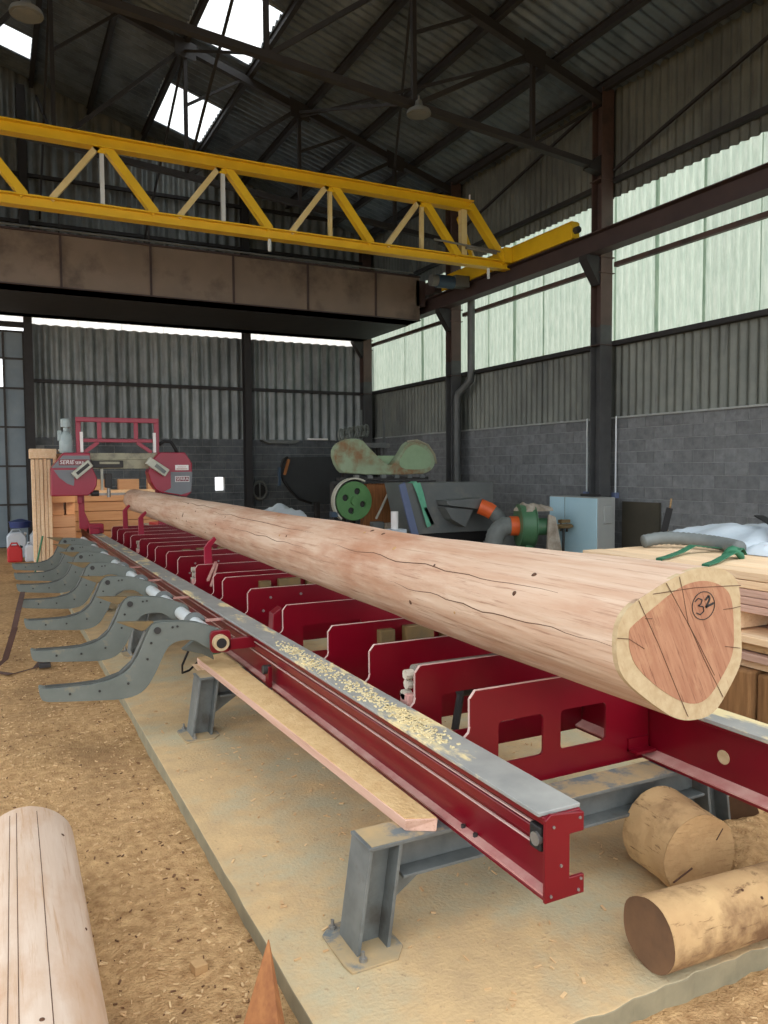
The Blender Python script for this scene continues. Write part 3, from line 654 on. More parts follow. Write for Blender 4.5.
# ================================================================== LOGS
# ---- the big log, number 32 on its end
END = [(1.833, 1.178), (1.837, 1.236), (1.874, 1.278), (1.954, 1.315), (2.055, 1.356), (2.157, 1.387), (2.244, 1.396), (2.333, 1.383), (2.402, 1.354), (2.426, 1.309), (2.43, 1.189), (2.445, 1.031), (2.388, 0.956), (2.345, 0.905), (2.31, 0.862), (2.241, 0.85), (2.14, 0.858), (2.078, 0.888), (1.983, 0.951), (1.895, 1.018), (1.85, 1.061), (1.832, 1.128)]
LY0, LY1 = 1.93, 13.9
lc = Vector((2.15, 1.13)); NL = 64
def rad_from(poly, c, n):
    out = []
    for k in range(n):
        a = 2 * math.pi * k / n; d = Vector((math.cos(a), math.sin(a))); best = .3
        for i in range(len(poly)):
            p, q = Vector(poly[i]) - c, Vector(poly[(i + 1) % len(poly)]) - c; e = q - p; den = d.x * e.y - d.y * e.x
            if abs(den) < 1e-9: continue
            t = (p.x * e.y - p.y * e.x) / den; u = (p.x * d.y - p.y * d.x) / den
            if t > 0 and 0 <= u <= 1: best = t
        out.append(best)
    for _ in range(2): out = [(out[i - 1] + 2 * out[i] + out[(i + 1) % n]) / 4 for i in range(n)]
    return out
r0 = rad_from(END, lc, NL)
lg = MB(); rings = 90
log = thing('pine_log', 'long peeled pine log marked 32 lying on the red sawmill bed', 'log', (2.15, LY0, .84))
for i in range(rings + 1):
    t = i / rings; y = LY0 + (LY1 - LY0) * t; blend = max(0, 1 - (y - LY0) / 2.2); blend = blend * blend * (3 - 2 * blend)
    rr_ = .264 + (.19 - .264) * t
    cx = lc.x + (2.19 - lc.x) * t; cz0 = .842 + rr_ + (1.05 - .842) * t; cz = cz0 * (1 - blend) + lc.y * blend
    for k in range(NL):
        a = 2 * math.pi * k / NL; base = rr_ * (1 + .03 * math.cos(2 * a + 1)) ; rk = r0[k] * blend + base * (1 - blend)
        nz = noise.noise(Vector((math.cos(a) * 1.6, y * .8, math.sin(a) * 1.6))) * .012 + noise.noise(Vector((math.cos(a) * 5, y * 2.5, math.sin(a) * 5))) * .004
        rk += nz * min(1, t * 12)
        lg.v.append((cx + rk * math.cos(a), y, cz + rk * math.sin(a)))
for i in range(rings):
    for k in range(NL): lg.f.append((i * NL + k, i * NL + (k + 1) % NL, (i + 1) * NL + (k + 1) % NL, (i + 1) * NL + k))
lg.f.append(tuple(rings * NL + k for k in range(NL)))
lg.build('log_body', 'log_wood', log, smooth='auto')
cap = [(lg.v[k][0], lg.v[k][2]) for k in range(NL)]
MB().prism(cap, LY0 - .001, LY0 + .02).build('sapwood_face', 'log_cut', log, label='pale sapwood ring of the cut end')
HEART = [(1.886, 1.202), (1.895, 1.216), (1.964, 1.254), (2.085, 1.319), (2.158, 1.344), (2.245, 1.35), (2.335, 1.323), (2.381, 1.28), (2.395, 1.183), (2.398, 1.069), (2.343, 0.995), (2.277, 0.924), (2.211, 0.905), (2.124, 0.93), (2.009, 1.0), (1.917, 1.079), (1.887, 1.142)]
MB().prism(rev(smooth_out(rev(HEART), 2)), LY0 - .0025, LY0).build('heartwood_face', 'heartwood', log, label='reddish heartwood of the cut end')
def stroke(pts, wd, y, m, name, th=.0012):
    s = MB()
    for a, b in zip(pts[:-1], pts[1:]): s.bar((a[0], y, a[1]), (b[0], y, b[1]), wd if False else th, wd)
    return s.build(name, m, log)
for P in ([(1.928, 1.302), (1.964, 1.239), (2.021, 1.143), (2.113, 0.97), (2.169, 0.868)], [(2.116, 1.37), (2.133, 1.315), (2.161, 1.205), (2.24, 1.071), (2.345, 0.914)], [(2.054, 1.352), (2.206, 1.138), (2.298, 1.001)],
          [(1.993, 1.319), (2.191, 1.326), (2.426, 1.317)], [(2.337, 1.236), (2.38, 1.236), (2.429, 1.24)], [(1.835, 1.184), (1.886, 1.176), (1.956, 1.135)], [(1.99, 1.235), (1.958, 1.238)], [(2.35, 1.1), (2.43, 1.085)]):
    stroke(P, .0022, LY0 - .003, 'crack', 'drying_crack')
MK = MB(); yk = LY0 - .004
ring_ = [(2.235 + .056 * math.cos(R(a)), 1.259 + .05 * math.sin(R(a))) for a in range(0, 375, 15)]
for P, wd in ((ring_, .0028), ([(2.192, 1.276), (2.208, 1.287), (2.228, 1.281), (2.222, 1.266), (2.208, 1.261), (2.234, 1.255), (2.236, 1.238), (2.22, 1.228), (2.2, 1.236)], .004), ([(2.244, 1.278), (2.26, 1.293), (2.266, 1.28), (2.254, 1.262), (2.246, 1.252), (2.262, 1.257), (2.286, 1.264)], .008)):
    for a, b in zip(P[:-1], P[1:]): MK.bar((a[0], yk, a[1]), (b[0], yk, b[1]), .0012, wd)
MK.build('marking', 'ink', log, label='black handwritten 32 in a circle')
# long drying cracks and knots along the side
def on_log(y, deg, off=.0):
    t = (y - LY0) / (LY1 - LY0); i = min(rings - 1, max(0, t * rings)); k = (deg % 360) / 360 * NL; k0 = int(k) % NL; i0 = int(i); f = i - i0; g = k - int(k)
    V = lambda a, b: Vector(lg.v[a * NL + b % NL])
    p = (V(i0, k0) * (1 - f) + V(i0 + 1, k0) * f) * (1 - g) + (V(i0, k0 + 1) * (1 - f) + V(i0 + 1, k0 + 1) * f) * g
    return p + Vector((math.cos(R(deg)), 0, math.sin(R(deg)))) * off
for deg, ya, yb in ((176, 1.95, 3.7), (150, 2.3, 4.6), (138, 5.0, 8.0), (165, 5.0, 7.0), (128, 7.5, 10)):
    s = MB(); n = 22; P = [on_log(ya + (yb - ya) * k / n, deg + 5 * noise.noise(Vector((k * .35, deg, 0))), .0005) for k in range(n + 1)]
    s.tube(P, [.002 * math.sin(math.pi * min(1, max(.04, k / n))) + .0004 for k in range(n + 1)], 5); s.build('drying_crack', 'crack', log)
for k in range(26):
    y = random.uniform(2.4, 9.5); a = random.uniform(105, 200); p = on_log(y, a); d = Vector((math.cos(R(a)), 0, math.sin(R(a)))); r = random.uniform(.006, .016)
    MB().tube([p - d * .012, p + d * .002, p + d * .004], [r * 1.2, r, r * .4], 8).build('knot', 'crack' if k % 3 else 'old_cut', log, smooth=True)

def round_log(name, label, p, q, ra, rb, m, mcut, mcut2=None, n=36, seed=0, rings=24, group=None, wob=.04, knots=0):
    p, q = Vector(p), Vector(q); t = thing(name, label, 'log', (p.x, p.y, min(p.z - ra, q.z - rb)), group)
    d = (q - p).normalized(); sd = d.cross(Vector((0, 0, 1))).normalized(); u = sd.cross(d); b = MB()
    for i in range(rings + 1):
        f = i / rings; c = p + (q - p) * f; rr0 = ra + (rb - ra) * f
        for k in range(n):
            a = 2 * math.pi * k / n; rk = rr0 * (1 + wob * noise.noise(Vector((math.cos(a) * 1.5 + seed, math.sin(a) * 1.5, f * 1.5))) + wob * .4 * noise.noise(Vector((math.cos(a) * 5 + seed, math.sin(a) * 5, f * 6))))
            b.v.append(tuple(c + (sd * math.cos(a) + u * math.sin(a)) * rk))
    for i in range(rings):
        for k in range(n): b.f.append((i * n + k, i * n + (k + 1) % n, (i + 1) * n + (k + 1) % n, (i + 1) * n + k))
    bo = b.build('log_body', m, t, smooth=True)
    for ring, mm, s in ((0, mcut, -1), (rings, mcut2 or mcut, 1)):
        e = MB(); c = p if ring == 0 else q
        e.v.append(tuple(c + d * s * .002)); e.v += [tuple(Vector(b.v[ring * n + k]) * .998 + c * .002 + d * s * .001) for k in range(n)]
        for k in range(n): e.f.append((0, 1 + k, 1 + (k + 1) % n) if s > 0 else (0, 1 + (k + 1) % n, 1 + k))
        e.build('cut_end', mm, t)
    rnd = random.Random(seed + 5)
    for k in range(knots):
        f = rnd.uniform(.05, .95); a = rnd.uniform(20, 160); i0 = int(f * rings); k0 = int(a / 360 * n); v = Vector(b.v[i0 * n + k0]); nd = (sd * math.cos(R(a)) + u * math.sin(R(a))); r = rnd.uniform(.004, .01)
        MB().tube([v - nd * .01, v + nd * .002, v + nd * .004], [r * 1.2, r, r * .3], 8).build('knot', 'crack', t, smooth=True)
    def pt(f, a):
        i0 = min(rings - 1, int(f * rings)); k0 = int((a % 360) / 360 * n); g = f * rings - i0
        return Vector(b.v[i0 * n + k0]) * (1 - g) + Vector(b.v[(i0 + 1) * n + k0]) * g
    return t, pt
fl, pt = round_log('peeled_log', 'pale peeled log lying on the sawdust beside the concrete slab', (.02, .9, FZ + .2), (.075, 3.62, FZ + .185), .215, .2, 'pale_log', 'log_cut', seed=3, n=48, wob=.03, knots=9)
for a in (98, 78, 112): 
    s = MB(); s.tube([pt(.08 + .9 * k / 20, a) for k in range(21)], .0014, 5); s.build('drying_crack', 'crack', fl)
ch, pt = round_log('log_chunk', 'short thick log chunk standing on its side by the steel stand', (2.515, 2.165, .172), (2.56, 2.43, .178), .172, .178, 'old_log', 'old_cut', seed=9, wob=.05)
MB().bar((2.36, 2.158, .105), (2.45, 2.146, .148), .006, .004).bar((2.59, 2.15, .23), (2.62, 2.145, .275), .006, .004).build('drying_crack', 'crack', ch)
round_log('cut_log', 'weathered log with a dark cut end lying across the slab edge', (1.99, 1.925, .128), (3.5, 1.86, .108), .126, .106, 'old_log', 'dark_cut', seed=14, wob=.05, knots=4)
round_log('small_log', 'small weathered log half hidden behind the stand leg', (3.19, 2.5, .085), (3.8, 2.62, .085), .085, .085, 'old_log', 'dark_cut', seed=21)
# ---- loose plank on the stands
pk = thing('loose_plank', 'long sawdust covered plank resting on the stand ends beside the rail', 'plank', (1.33, 2.45, .396))
pv = [(1.325, 2.49), (1.44, 2.43), (1.465, 2.6), (1.428, 5.42), (1.23, 5.36)]
MB().quadbox([(1.34, 2.5, .396), (1.44, 2.44, .396), (1.43, 5.42, .396), (1.24, 5.37, .396), (1.335, 2.49, .442), (1.45, 2.445, .442), (1.435, 5.42, .442), (1.235, 5.37, .442)]).build('board', 'pink_board', pk, bevel=.003)
MB().quadbox([(1.338, 2.5, .442), (1.447, 2.45, .442), (1.432, 5.415, .442), (1.238, 5.365, .442), (1.338, 2.5, .445), (1.447, 2.45, .445), (1.432, 5.415, .445), (1.238, 5.365, .445)]).build('sawdust_layer', 'plank_top', pk, label='tan sawdust layer on the plank')
MB().box(1.2, 1.33, 5.2, 5.38, .395, .397).build('packing_shim', 'pine_board', pk)
# ---- splinter in front
sp = thing('wood_splinter', 'pointed orange offcut sticking up beside the slab edge', 'offcut', (.73, 2.36, FZ))
MB().quadbox([(.6, 2.26, FZ), (.745, 2.2, FZ), (.785, 2.25, FZ), (.66, 2.31, FZ), (.765, 2.39, .2), (.768, 2.387, .2), (.77, 2.392, .2), (.767, 2.394, .2)]).build('splinter', 'splinter_wood', sp)

# ================================================================== CRANES
yc = thing('yellow_bridge_crane', 'yellow lattice bridge crane riding on the runway beam', 'crane', (5, 13, 5.82))
YC = 13.0
def ichord(x0, x1, z0, z1, name, wd=.2):
    t = .02; return MB().box(x0, x1, YC - wd / 2, YC + wd / 2, z0, z0 + t).box(x0, x1, YC - wd / 2, YC + wd / 2, z1 - t, z1).box(x0, x1, YC - .01, YC + .01, z0 + t, z1 - t).build(name, 'crane_yellow', yc)
ichord(-5.2, 8.5, 6.74, 6.93, 'upper_chord'); ichord(-5.9, 9.35, 5.70, 5.87, 'lower_chord')
N_ = [1.67 - 1.91 * k for k in range(3, 0, -1)] + [1.67, 3.58, 5.51, 7.38]
for i, x in enumerate(N_):
    MB().bar((x - .06, YC, 6.76), (x - .75, YC, 5.85), .1, .09).build('diagonal', 'crane_pale' if i >= 3 else 'crane_yellow', yc, label='pale yellow angle diagonal')
    MB().bar((x + .07, YC, 6.77), (x + .8, YC, 5.86), .13, .13).build('diagonal', 'crane_yellow', yc)
    MB().box(x - .03, x + .03, YC - .04, YC + .04, 5.87, 6.75).build('post', 'pipe_white' if i < 5 else 'crane_pale', yc, label='pale upright post')
    MB().prism([(x - .16, 6.76), (x + .16, 6.76), (x + .06, 6.66), (x - .06, 6.66)], YC - .05, YC - .04).build('gusset', 'crane_yellow', yc)
MB().box(8.24, 8.36, YC - .06, YC + .06, 5.87, 6.75).build('end_post', 'crane_pale', yc)
MB().bar((8.44, YC, 6.85), (9.28, YC, 5.84), .16, .14).build('end_diagonal', 'crane_yellow', yc)
MB().bar((8.4, YC + .3, 6.7), (9.2, YC + .9, 5.95), .08, .08).build('end_brace', 'crane_yellow', yc)
et = MB().box(9.38, 9.42, 11.1, 15.6, 5.83, 6.14).box(9.5, 9.54, 11.1, 15.6, 5.83, 6.14).box(9.38, 9.54, 11.1, 15.6, 6.12, 6.15).box(9.37, 9.55, 11.08, 11.1, 5.85, 6.13).build('end_truck', 'crane_yellow', yc, bevel=.006)
for y in (11.4, 15.3): MB().cyl((9.425, y, 5.945), (9.495, y, 5.945), .125, n=20).build('wheel', 'dark_metal', et, smooth='auto')
MB().cyl((9.45, 10.98, 5.98), (9.45, 11.08, 5.98), .06, n=14).build('buffer', 'dark_metal', et, smooth='auto')
MB().box(9.2, 9.37, YC - .14, YC + .14, 5.82, 6.12).build('end_connection', 'crane_yellow', yc, bevel=.004)
MB().box(-5.5, 8.6, YC + .25, YC + .3, 5.93, 5.96).build('festoon_rail', 'bolt_steel', yc, label='grey festoon cable rail')
MB().box(-5.5, 9.0, YC + .14, YC + .24, 5.88, 5.92).build('cable_tray', 'pipe_white', yc, label='pale cable tray')
MB().cyl((7.6, YC - .1, 6.08), (9.1, YC - .1, 6.02), .02, n=8).cyl((8.3, YC - .12, 6.0), (9.0, YC - .12, 5.98), .03, n=8).build('drive_shaft', 'bolt_steel', yc, smooth='auto')
MB().cyl((8.6, 14.5, 5.75), (9.0, 14.5, 5.75), .14, n=16).build('drive_motor', 'blue_steel', yc, smooth='auto', label='dark blue travel motor')
MB().cyl((8.45, 14.5, 5.75), (8.6, 14.5, 5.75), .12, n=16).build('motor_fan_cover', 'machine_grey', yc, smooth='auto'); MB().box(9.0, 9.36, 14.38, 14.62, 5.66, 5.9).build('gearbox', 'machine_grey', yc, bevel=.01)
MB().cyl((8.46, YC, 6.93), (8.46, YC, 7.06), .015, n=8).build('stop_pin', 'white', yc)
for x in (4.38, 8.9): MB().cyl((x, YC, 5.5), (x, YC, 5.7), .03, n=10).build('hanger_fitting', 'pipe_white', yc)

bg = thing('box_girder_crane', 'old brown double box girder crane behind the yellow bridge', 'crane', (5, 17.5, 5.8))
for y0, y1, nm in ((16.3, 16.85, 'front_girder'), (19.1, 19.6, 'rear_girder')):
    g = MB().box(-5.8, 9.2, y0, y1, 5.25, 6.26).build(nm, 'girder_brown', bg, bevel=.006)
    MB().box(-5.8, 9.2, y0 - .05, y1 + .05, 6.26, 6.29).build('top_flange', 'runway_steel', g); MB().box(-5.8, 9.2, y0 - .05, y1 + .0, 5.25, 5.27).build('bottom_flange', 'runway_steel', g)
    for x in (-5.6, -3.9, -2.2, -.4, 1.3, 2.98, 4.68, 6.36, 8.03): MB().box(x - .02, x + .02, y0 - .035, y0, 5.25, 6.26).build('stiffener', 'runway_steel', g)
e = MB().box(9.36, 9.58, 15.9, 19.9, 5.86, 6.16).build('end_carriage', 'runway_steel', bg, bevel=.01)
for y in (16.2, 19.6): MB().cyl((9.43, y, 5.965), (9.51, y, 5.965), .145, n=18).build('wheel', 'dark_metal', e, smooth='auto')
MB().box(9.1, 9.36, 16.3, 16.85, 5.6, 6.2).build('girder_connection', 'runway_steel', bg); MB().box(9.1, 9.36, 19.1, 19.6, 5.6, 6.2).build('girder_connection', 'runway_steel', bg)
MB().cyl((-5.8, 16.25, 6.34), (9, 16.25, 6.34), .018, n=8).build('conduit', 'machine_grey', bg, smooth='auto')
for x in (-.42, .62, 1.3, 3.0): MB().box(x - .015, x + .015, 16.5, 16.53, 6.29, 6.95).build('rail_post', 'steel_dark', bg)
MB().box(-5.8, 9, 16.5, 16.53, 6.92, 6.95).build('handrail', 'steel_dark', bg)
MB().box(-5.8, 9.2, 16.85, 19.1, 5.24, 5.27).build('walkway_plate', 'steel_dark', bg)

# ================================================================== BANDSAW HEAD
sh = thing('bandsaw_head', 'red and grey bandsaw head standing over the far end of the log', 'bandsaw', (2, 14.2, .68))
SY = 13.9
f = MB(); t = .075
f.box(1.27, 2.63, SY + .05, SY + .13, 2.57, 2.65).build('top_rail', 'red_cover', sh, bevel=.008)
for x in (1.27, 2.55): MB().box(x, x + .08, SY + .05, SY + .13, 1.2, 2.57).build('mast', 'red_cover', sh, bevel=.008)
MB().box(1.35, 2.55, SY + .06, SY + .12, 2.23, 2.29).build('cross_rail', 'red_cover', sh, bevel=.006)
for x in (1.61, 2.21): MB().box(x, x + .07, SY + .06, SY + .12, 2.29, 2.57).build('strut', 'red_cover', sh, bevel=.006)
MB().bar((1.4, SY + .09, 2.06), (1.62, SY + .09, 2.23), .06, .06).build('brace', 'red_cover', sh); MB().bar((2.5, SY + .09, 2.06), (2.26, SY + .09, 2.23), .06, .06).build('brace', 'red_cover', sh)
for x in (1.33, 2.52): MB().box(x, x + .045, SY, SY + .05, 2.06, 2.4).build('height_scale', 'white', sh)
MB().box(1.4, 2.62, SY + .02, SY + .3, 1.93, 2.05).build('head_beam', 'beam_beige', sh, bevel=.01); MB().box(1.5, 2.58, SY, SY + .02, 1.78, 1.93).build('beam_plate', 'beam_beige', sh, bevel=.004)
MB().box(1.5, 2.0, SY - .06, SY, 1.8, 1.92).build('guide_slide', 'dark_metal', sh, bevel=.006); MB().box(1.62, 1.94, SY - .08, SY - .06, 1.86, 1.9).build('slide_bar', 'beam_beige', sh)
# left cover
LCo = [(.855, 1.335), (1.42, 1.335), (1.5, 1.4), (1.56, 1.5), (1.57, 1.62), (1.5, 1.8), (1.47, 1.87), (1.47, 2.05), (1.06, 2.05), (.86, 1.79)]
lcv = MB().prism(LCo, SY - .12, SY + .2).build('wheel_cover', 'red_cover', sh, bevel=.015)
MB().prism([(.865, 1.8), (1.46, 1.8), (1.46, 2.0), (1.04, 2.0)], SY - .128, SY - .12).build('grey_band', 'cover_grey', lcv, label='grey band with a name plate')
MB().prism([(.9, 1.765), (1.23, 1.765), (1.2, 1.5), (1.1, 1.54), (.98, 1.64)], SY - .128, SY - .12).build('grey_panel', 'cover_grey', lcv, label='curved grey panel')
MB().prism([(.98, 1.84), (1.44, 1.84), (1.44, 1.94), (.98, 1.94)], SY - .134, SY - .128).build('name_plate', 'red_paint', lcv)
text('name_lettering', 'SERIE', .095, (1.1, SY - .137, 1.89), (R(90), 0, 0), 'white', lcv, shear=.2); text('name_lettering', 'SERRA', .065, (1.32, SY - .137, 1.88), (R(90), 0, 0), 'white', lcv)
# right cover
RCo = [(2.4, 1.72), (2.44, 1.55), (2.52, 1.42), (2.62, 1.36), (3.05, 1.28), (3.14, 1.36), (3.16, 1.87), (3.04, 2.06), (2.6, 2.06), (2.5, 1.95)]
rcv = MB().prism(RCo, SY - .12, SY + .2).build('wheel_cover', 'red_cover', sh, bevel=.015)
MB().prism([(2.78, 1.72), (3.155, 1.72), (3.13, 1.37), (2.95, 1.32), (2.66, 1.375), (2.78, 1.44)], SY - .128, SY - .12).build('grey_panel', 'cover_grey', rcv, label='grey panel with a name plate')
MB().box(2.86, 3.09, SY - .134, SY - .12, 1.75, 1.84).build('warning_label', 'white', rcv)
MB().box(2.88, 3.07, SY - .136, SY - .133, 1.765, 1.78).box(2.9, 3.05, SY - .136, SY - .133, 1.8, 1.81).build('label_print', 'pink_dust', rcv)
MB().box(2.855, 3.1, SY - .132, SY - .128, 1.545, 1.645).build('name_frame', 'white', rcv); MB().box(2.865, 3.09, SY - .135, SY - .131, 1.555, 1.635).build('name_plate', 'red_paint', rcv)
text('name_lettering', 'SERRA', .075, (2.978, SY - .138, 1.595), (R(90), 0, 0), 'white', rcv)
# blade guard arms
MB().bar((1.2, SY - .2, 1.66), (1.46, SY - .2, 1.88), .12, .13).build('blade_guard', 'guard_white', sh, bevel=.01); MB().bar((1.24, SY - .265, 1.7), (1.43, SY - .265, 1.86), .004, .05).build('guard_slot', 'dark_metal', sh)
MB().bar((2.38, SY - .2, 1.92), (2.7, SY - .2, 1.7), .12, .14).build('blade_guard', 'guard_white', sh, bevel=.01); MB().bar((2.5, SY - .27, 1.84), (2.66, SY - .27, 1.71), .02, .06).build('guard_cylinder', 'machine_grey', sh)
MB().box(1.7, 1.81, SY - .1, SY + .05, 1.46, 1.7).build('blade_guide', 'dark_metal', sh, bevel=.01); MB().cyl((1.76, SY - .02, 1.3), (1.76, SY - .02, 1.5), .03, n=12).build('guide_roller', 'bolt_steel', sh, smooth='auto')
MB().box(1.64, 1.68, SY, SY + .04, 1.42, 1.8).build('guide_post', 'guard_white', sh)
MB().box(1.42, 2.5, SY + .04, SY + .055, 1.33, 1.37).build('blade', 'bolt_steel', sh)
MB().cyl((1.48, SY - .02, 1.37), (1.6, SY - .02, 1.37), .05, n=12).build('side_roller', 'dark_metal', sh, smooth='auto')
# carriage
for x in (1.3, 2.62):
    MB().prism([(x, .76), (x + .2, .76), (x + .09, 1.05), (x + .09, 1.34), (x, 1.34)], SY + .2, SY + .3).build('carriage_leg', 'red_cover', sh, bevel=.006)
    MB().box(x + .14, x + .3, SY, SY + 1.2, .682, .78).build('carriage_beam', 'red_cover', sh, bevel=.008) if x < 2 else MB().box(x + .0, x + .2, SY, SY + 1.2, .682, .78).build('carriage_beam', 'red_cover', sh, bevel=.008)
MB().box(1.32, 1.4, SY + .31, SY + .34, .8, 1.3).build('leg_strip', 'white', sh)
# motor / lubricant tank on top
MB().lathe([(.1, 0), (.11, .02), (.11, .2), (.1, .22), (.1, .28), (.06, .34), (.04, .36), (.04, .42), (.08, .43), (.08, .56), (.05, .57)], 1.12, SY + .1, 20, 2.05).build('feed_motor', 'motor_grey', sh, smooth='auto', label='grey upright feed motor'); MB().box(.99, 1.05, SY + .06, SY + .14, 2.25, 2.42).build('motor_box', 'motor_grey', sh, bevel=.008)
MB().tube([(2.63, SY + .1, 2.2), (2.72, SY + .1, 2.26), (2.84, SY + .1, 2.25), (2.92, SY + .1, 2.12), (2.94, SY + .1, 2.05)], .03, 10).build('cable_loop', 'black', sh, smooth=True)
# work lamp on the head lights the boards behind
wlp = MB().box(1.9, 2.1, SY + .3, SY + .34, 1.84, 1.9).build('work_lamp', 'white', sh)
ld = bpy.data.lights.new('work_light', 'AREA'); ld.energy = 10; ld.size = .5; ld.color = (1, .78, .52); lo = bpy.data.objects.new('work_light', ld); C.objects.link(lo); lo.parent = sh; lo.location = Vector((2.0, SY + .45, 1.85)) - origin(sh); lo.rotation_euler = (R(65), 0, R(-12))

# ---- boards stacked behind the saw and at its left
def board(name, label, cat, x0, x1, y0, y1, z0, z1, m, group=None, bev=.005):
    o = MB().box(x0, x1, y0, y1, z0, z1).build(name, m, bevel=bev); o.data.transform(Matrix.Translation((-(x0 + x1) / 2, -(y0 + y1) / 2, -z0))); o.location = ((x0 + x1) / 2, (y0 + y1) / 2, z0)
    return tag(o, label, cat, group)
z = FZ
for j in range(7):
    h = .2 if j < 6 else .16; k = 2
    for q, (xa, xb) in enumerate(((1.45, 2.5), (2.52, 3.2))):
        board('sawn_beam', 'reddish sawn beam behind the bandsaw, layer %d up, %s' % (j + 1, ['toward the upright planks', 'toward the hopper side'][q]), 'beam', xa, xb, 16.9 + .04 * ((j + q) % 3), 17.3 + .03 * j, z, z + h - .01, 'orange_board', 'beams behind the bandsaw')
    z += h
board('sawn_beam', 'pale sawn beam on top of the pile behind the bandsaw', 'beam', 1.3, 3.3, 16.95, 17.25, z, z + .07, 'pine_board'); z += .07
for x in (1.75, 2.35, 2.95): board('short_block', 'short sawn block on the pile behind the bandsaw, %s from the upright planks' % {1.75: 'first', 2.35: 'second', 2.95: 'third'}[x], 'wood block', x, x + .42, 17.0, 17.2, z, z + .22, 'orange_board', 'blocks behind the bandsaw')
# left stack: horizontal red boards with upright planks in front
z = FZ
for j in range(5):
    h = .21; board('sawn_beam', 'reddish beam stacked behind the upright planks, layer %d up from the floor' % (j + 1), 'beam', .9, 1.3, 14.75, 17.2, z, z + h - .008, 'orange_board', 'beams left of the bandsaw'); z += h
for j, (x0, x1) in enumerate(((.93, 1.12), (1.16, 1.3))):
    board('short_block', 'short sawn block between stacked beams, %s the upright planks' % ['next to', 'farther from'][j], 'wood block', x0, x1, 14.9, 15.3, z, z + .22, 'orange_board', 'blocks left of the bandsaw')
z += .22
board('sawn_beam', 'long beam on the blocks left of the bandsaw', 'beam', .9, 1.3, 14.8, 17, z, z + .16, 'orange_board'); z += .16
for k in range(5):
    x0 = .6 + .063 * k
    o = board('upright_plank', 'pale upright plank beside the bandsaw, %s from the metal door' % ['first', 'second', 'third', 'fourth', 'fifth'][k], 'plank', x0, x0 + .055, 14.58 - .012 * (k % 3), 14.72, FZ, 1.95 + .01 * (k % 2), 'pine_board', 'upright planks by the bandsaw')
board('sawn_beam', 'thick pale beam lying across the upright planks', 'beam', .58, 1.0, 14.5, 14.9, 1.965, 2.13, 'pine_board'); board('sawn_beam', 'thin white board lying on the thick pale beam', 'board', 1.03, 1.12, 14.5, 15.2, 2.09, 2.12, 'white')
board('sawn_beam', 'reddish beam capping the stack left of the bandsaw', 'beam', 1.01, 1.3, 14.6, 15.6, 1.83, 2.05, 'orange_board')

# ---- containers by the left wall
def jerry(name, label, cat, x, y, w_, d_, h_, m, capm, handle=True):
    t = thing(name, label, cat, (x, y, FZ))
    MB().prism([(x - w_ / 2, FZ), (x + w_ / 2, FZ), (x + w_ / 2, FZ + h_ * .78), (x + w_ * .28, FZ + h_), (x - w_ * .3, FZ + h_), (x - w_ / 2, FZ + h_ * .86)], y - d_ / 2, y + d_ / 2).build('body', m, t, bevel=.03)
    MB().cyl((x + w_ * .4, y, FZ + h_ * .86), (x + w_ * .47, y, FZ + h_ * .97), .03, n=12).build('cap', capm, t, smooth='auto')
    if handle: MB().tube([(x - w_ * .28, y, FZ + h_), (x - w_ * .2, y, FZ + h_ + .05), (x + w_ * .15, y, FZ + h_ + .05), (x + w_ * .24, y, FZ + h_ - .01)], .016, 8).build('handle', m, t, smooth=True)
jerry('jerry_can', 'red fuel can standing by the upright planks', 'jerry can', .36, 17.3, .28, .2, .33, 'red_plastic', 'black')
jerry('jerry_can', 'white canister standing beside the red fuel can', 'jerry can', .66, 17.25, .24, .2, .34, 'white_plastic', 'blue_plastic')
jerry('oil_canister', 'larger white canister behind the red fuel can', 'canister', .42, 18.2, .38, .3, .54, 'white_plastic', 'white'); jerry('oil_canister', 'white canister with a blue lid behind the small white one', 'canister', .82, 18.2, .3, .3, .52, 'white_plastic', 'blue_plastic')
cr = thing('blue_tub', 'dark blue plastic tub sitting on the white canister', 'tub', (.5, 18.2, .53)); MB().lathe([(.17, .012), (.2, .02), (.21, .13), (.22, .13), (.22, .15), (.17, .16), (.05, .2)], .5, 18.2, 18, .535).build('tub', 'blue_plastic', cr, smooth='auto')
gp = tag(MB().tube([(.58, 14.4, FZ), (.66, 14.42, .3), (.74, 14.45, .64)], .016, 8).build('green_pole', 'green_paint'), 'thin green steel pole leaning by the planks', 'pole')
wsd = MB(); P = [(.25, 9.0, .47), (.18, 8.0, .44), (.14, 7.9, .3), (.05, 7.85, .02), (-.06, 7.8, FZ + .02), (.1, 7.6, FZ + .02), (.3, 7.75, FZ + .02), (.42, 8.2, FZ + .03)]
st = thing('ratchet_strap', 'dark red webbing strap hanging from a loading arm to the sawdust', 'strap', (.15, 8.2, FZ)); wsd.ribbon(P, (.0, .04, 0) if False else (.05, .02, .0), .006).build('webbing', 'webbing', st)
MB().box(.33, .43, 7.7, 7.78, FZ + .02, FZ + .06).build('ratchet', 'dark_metal', st, bevel=.006)

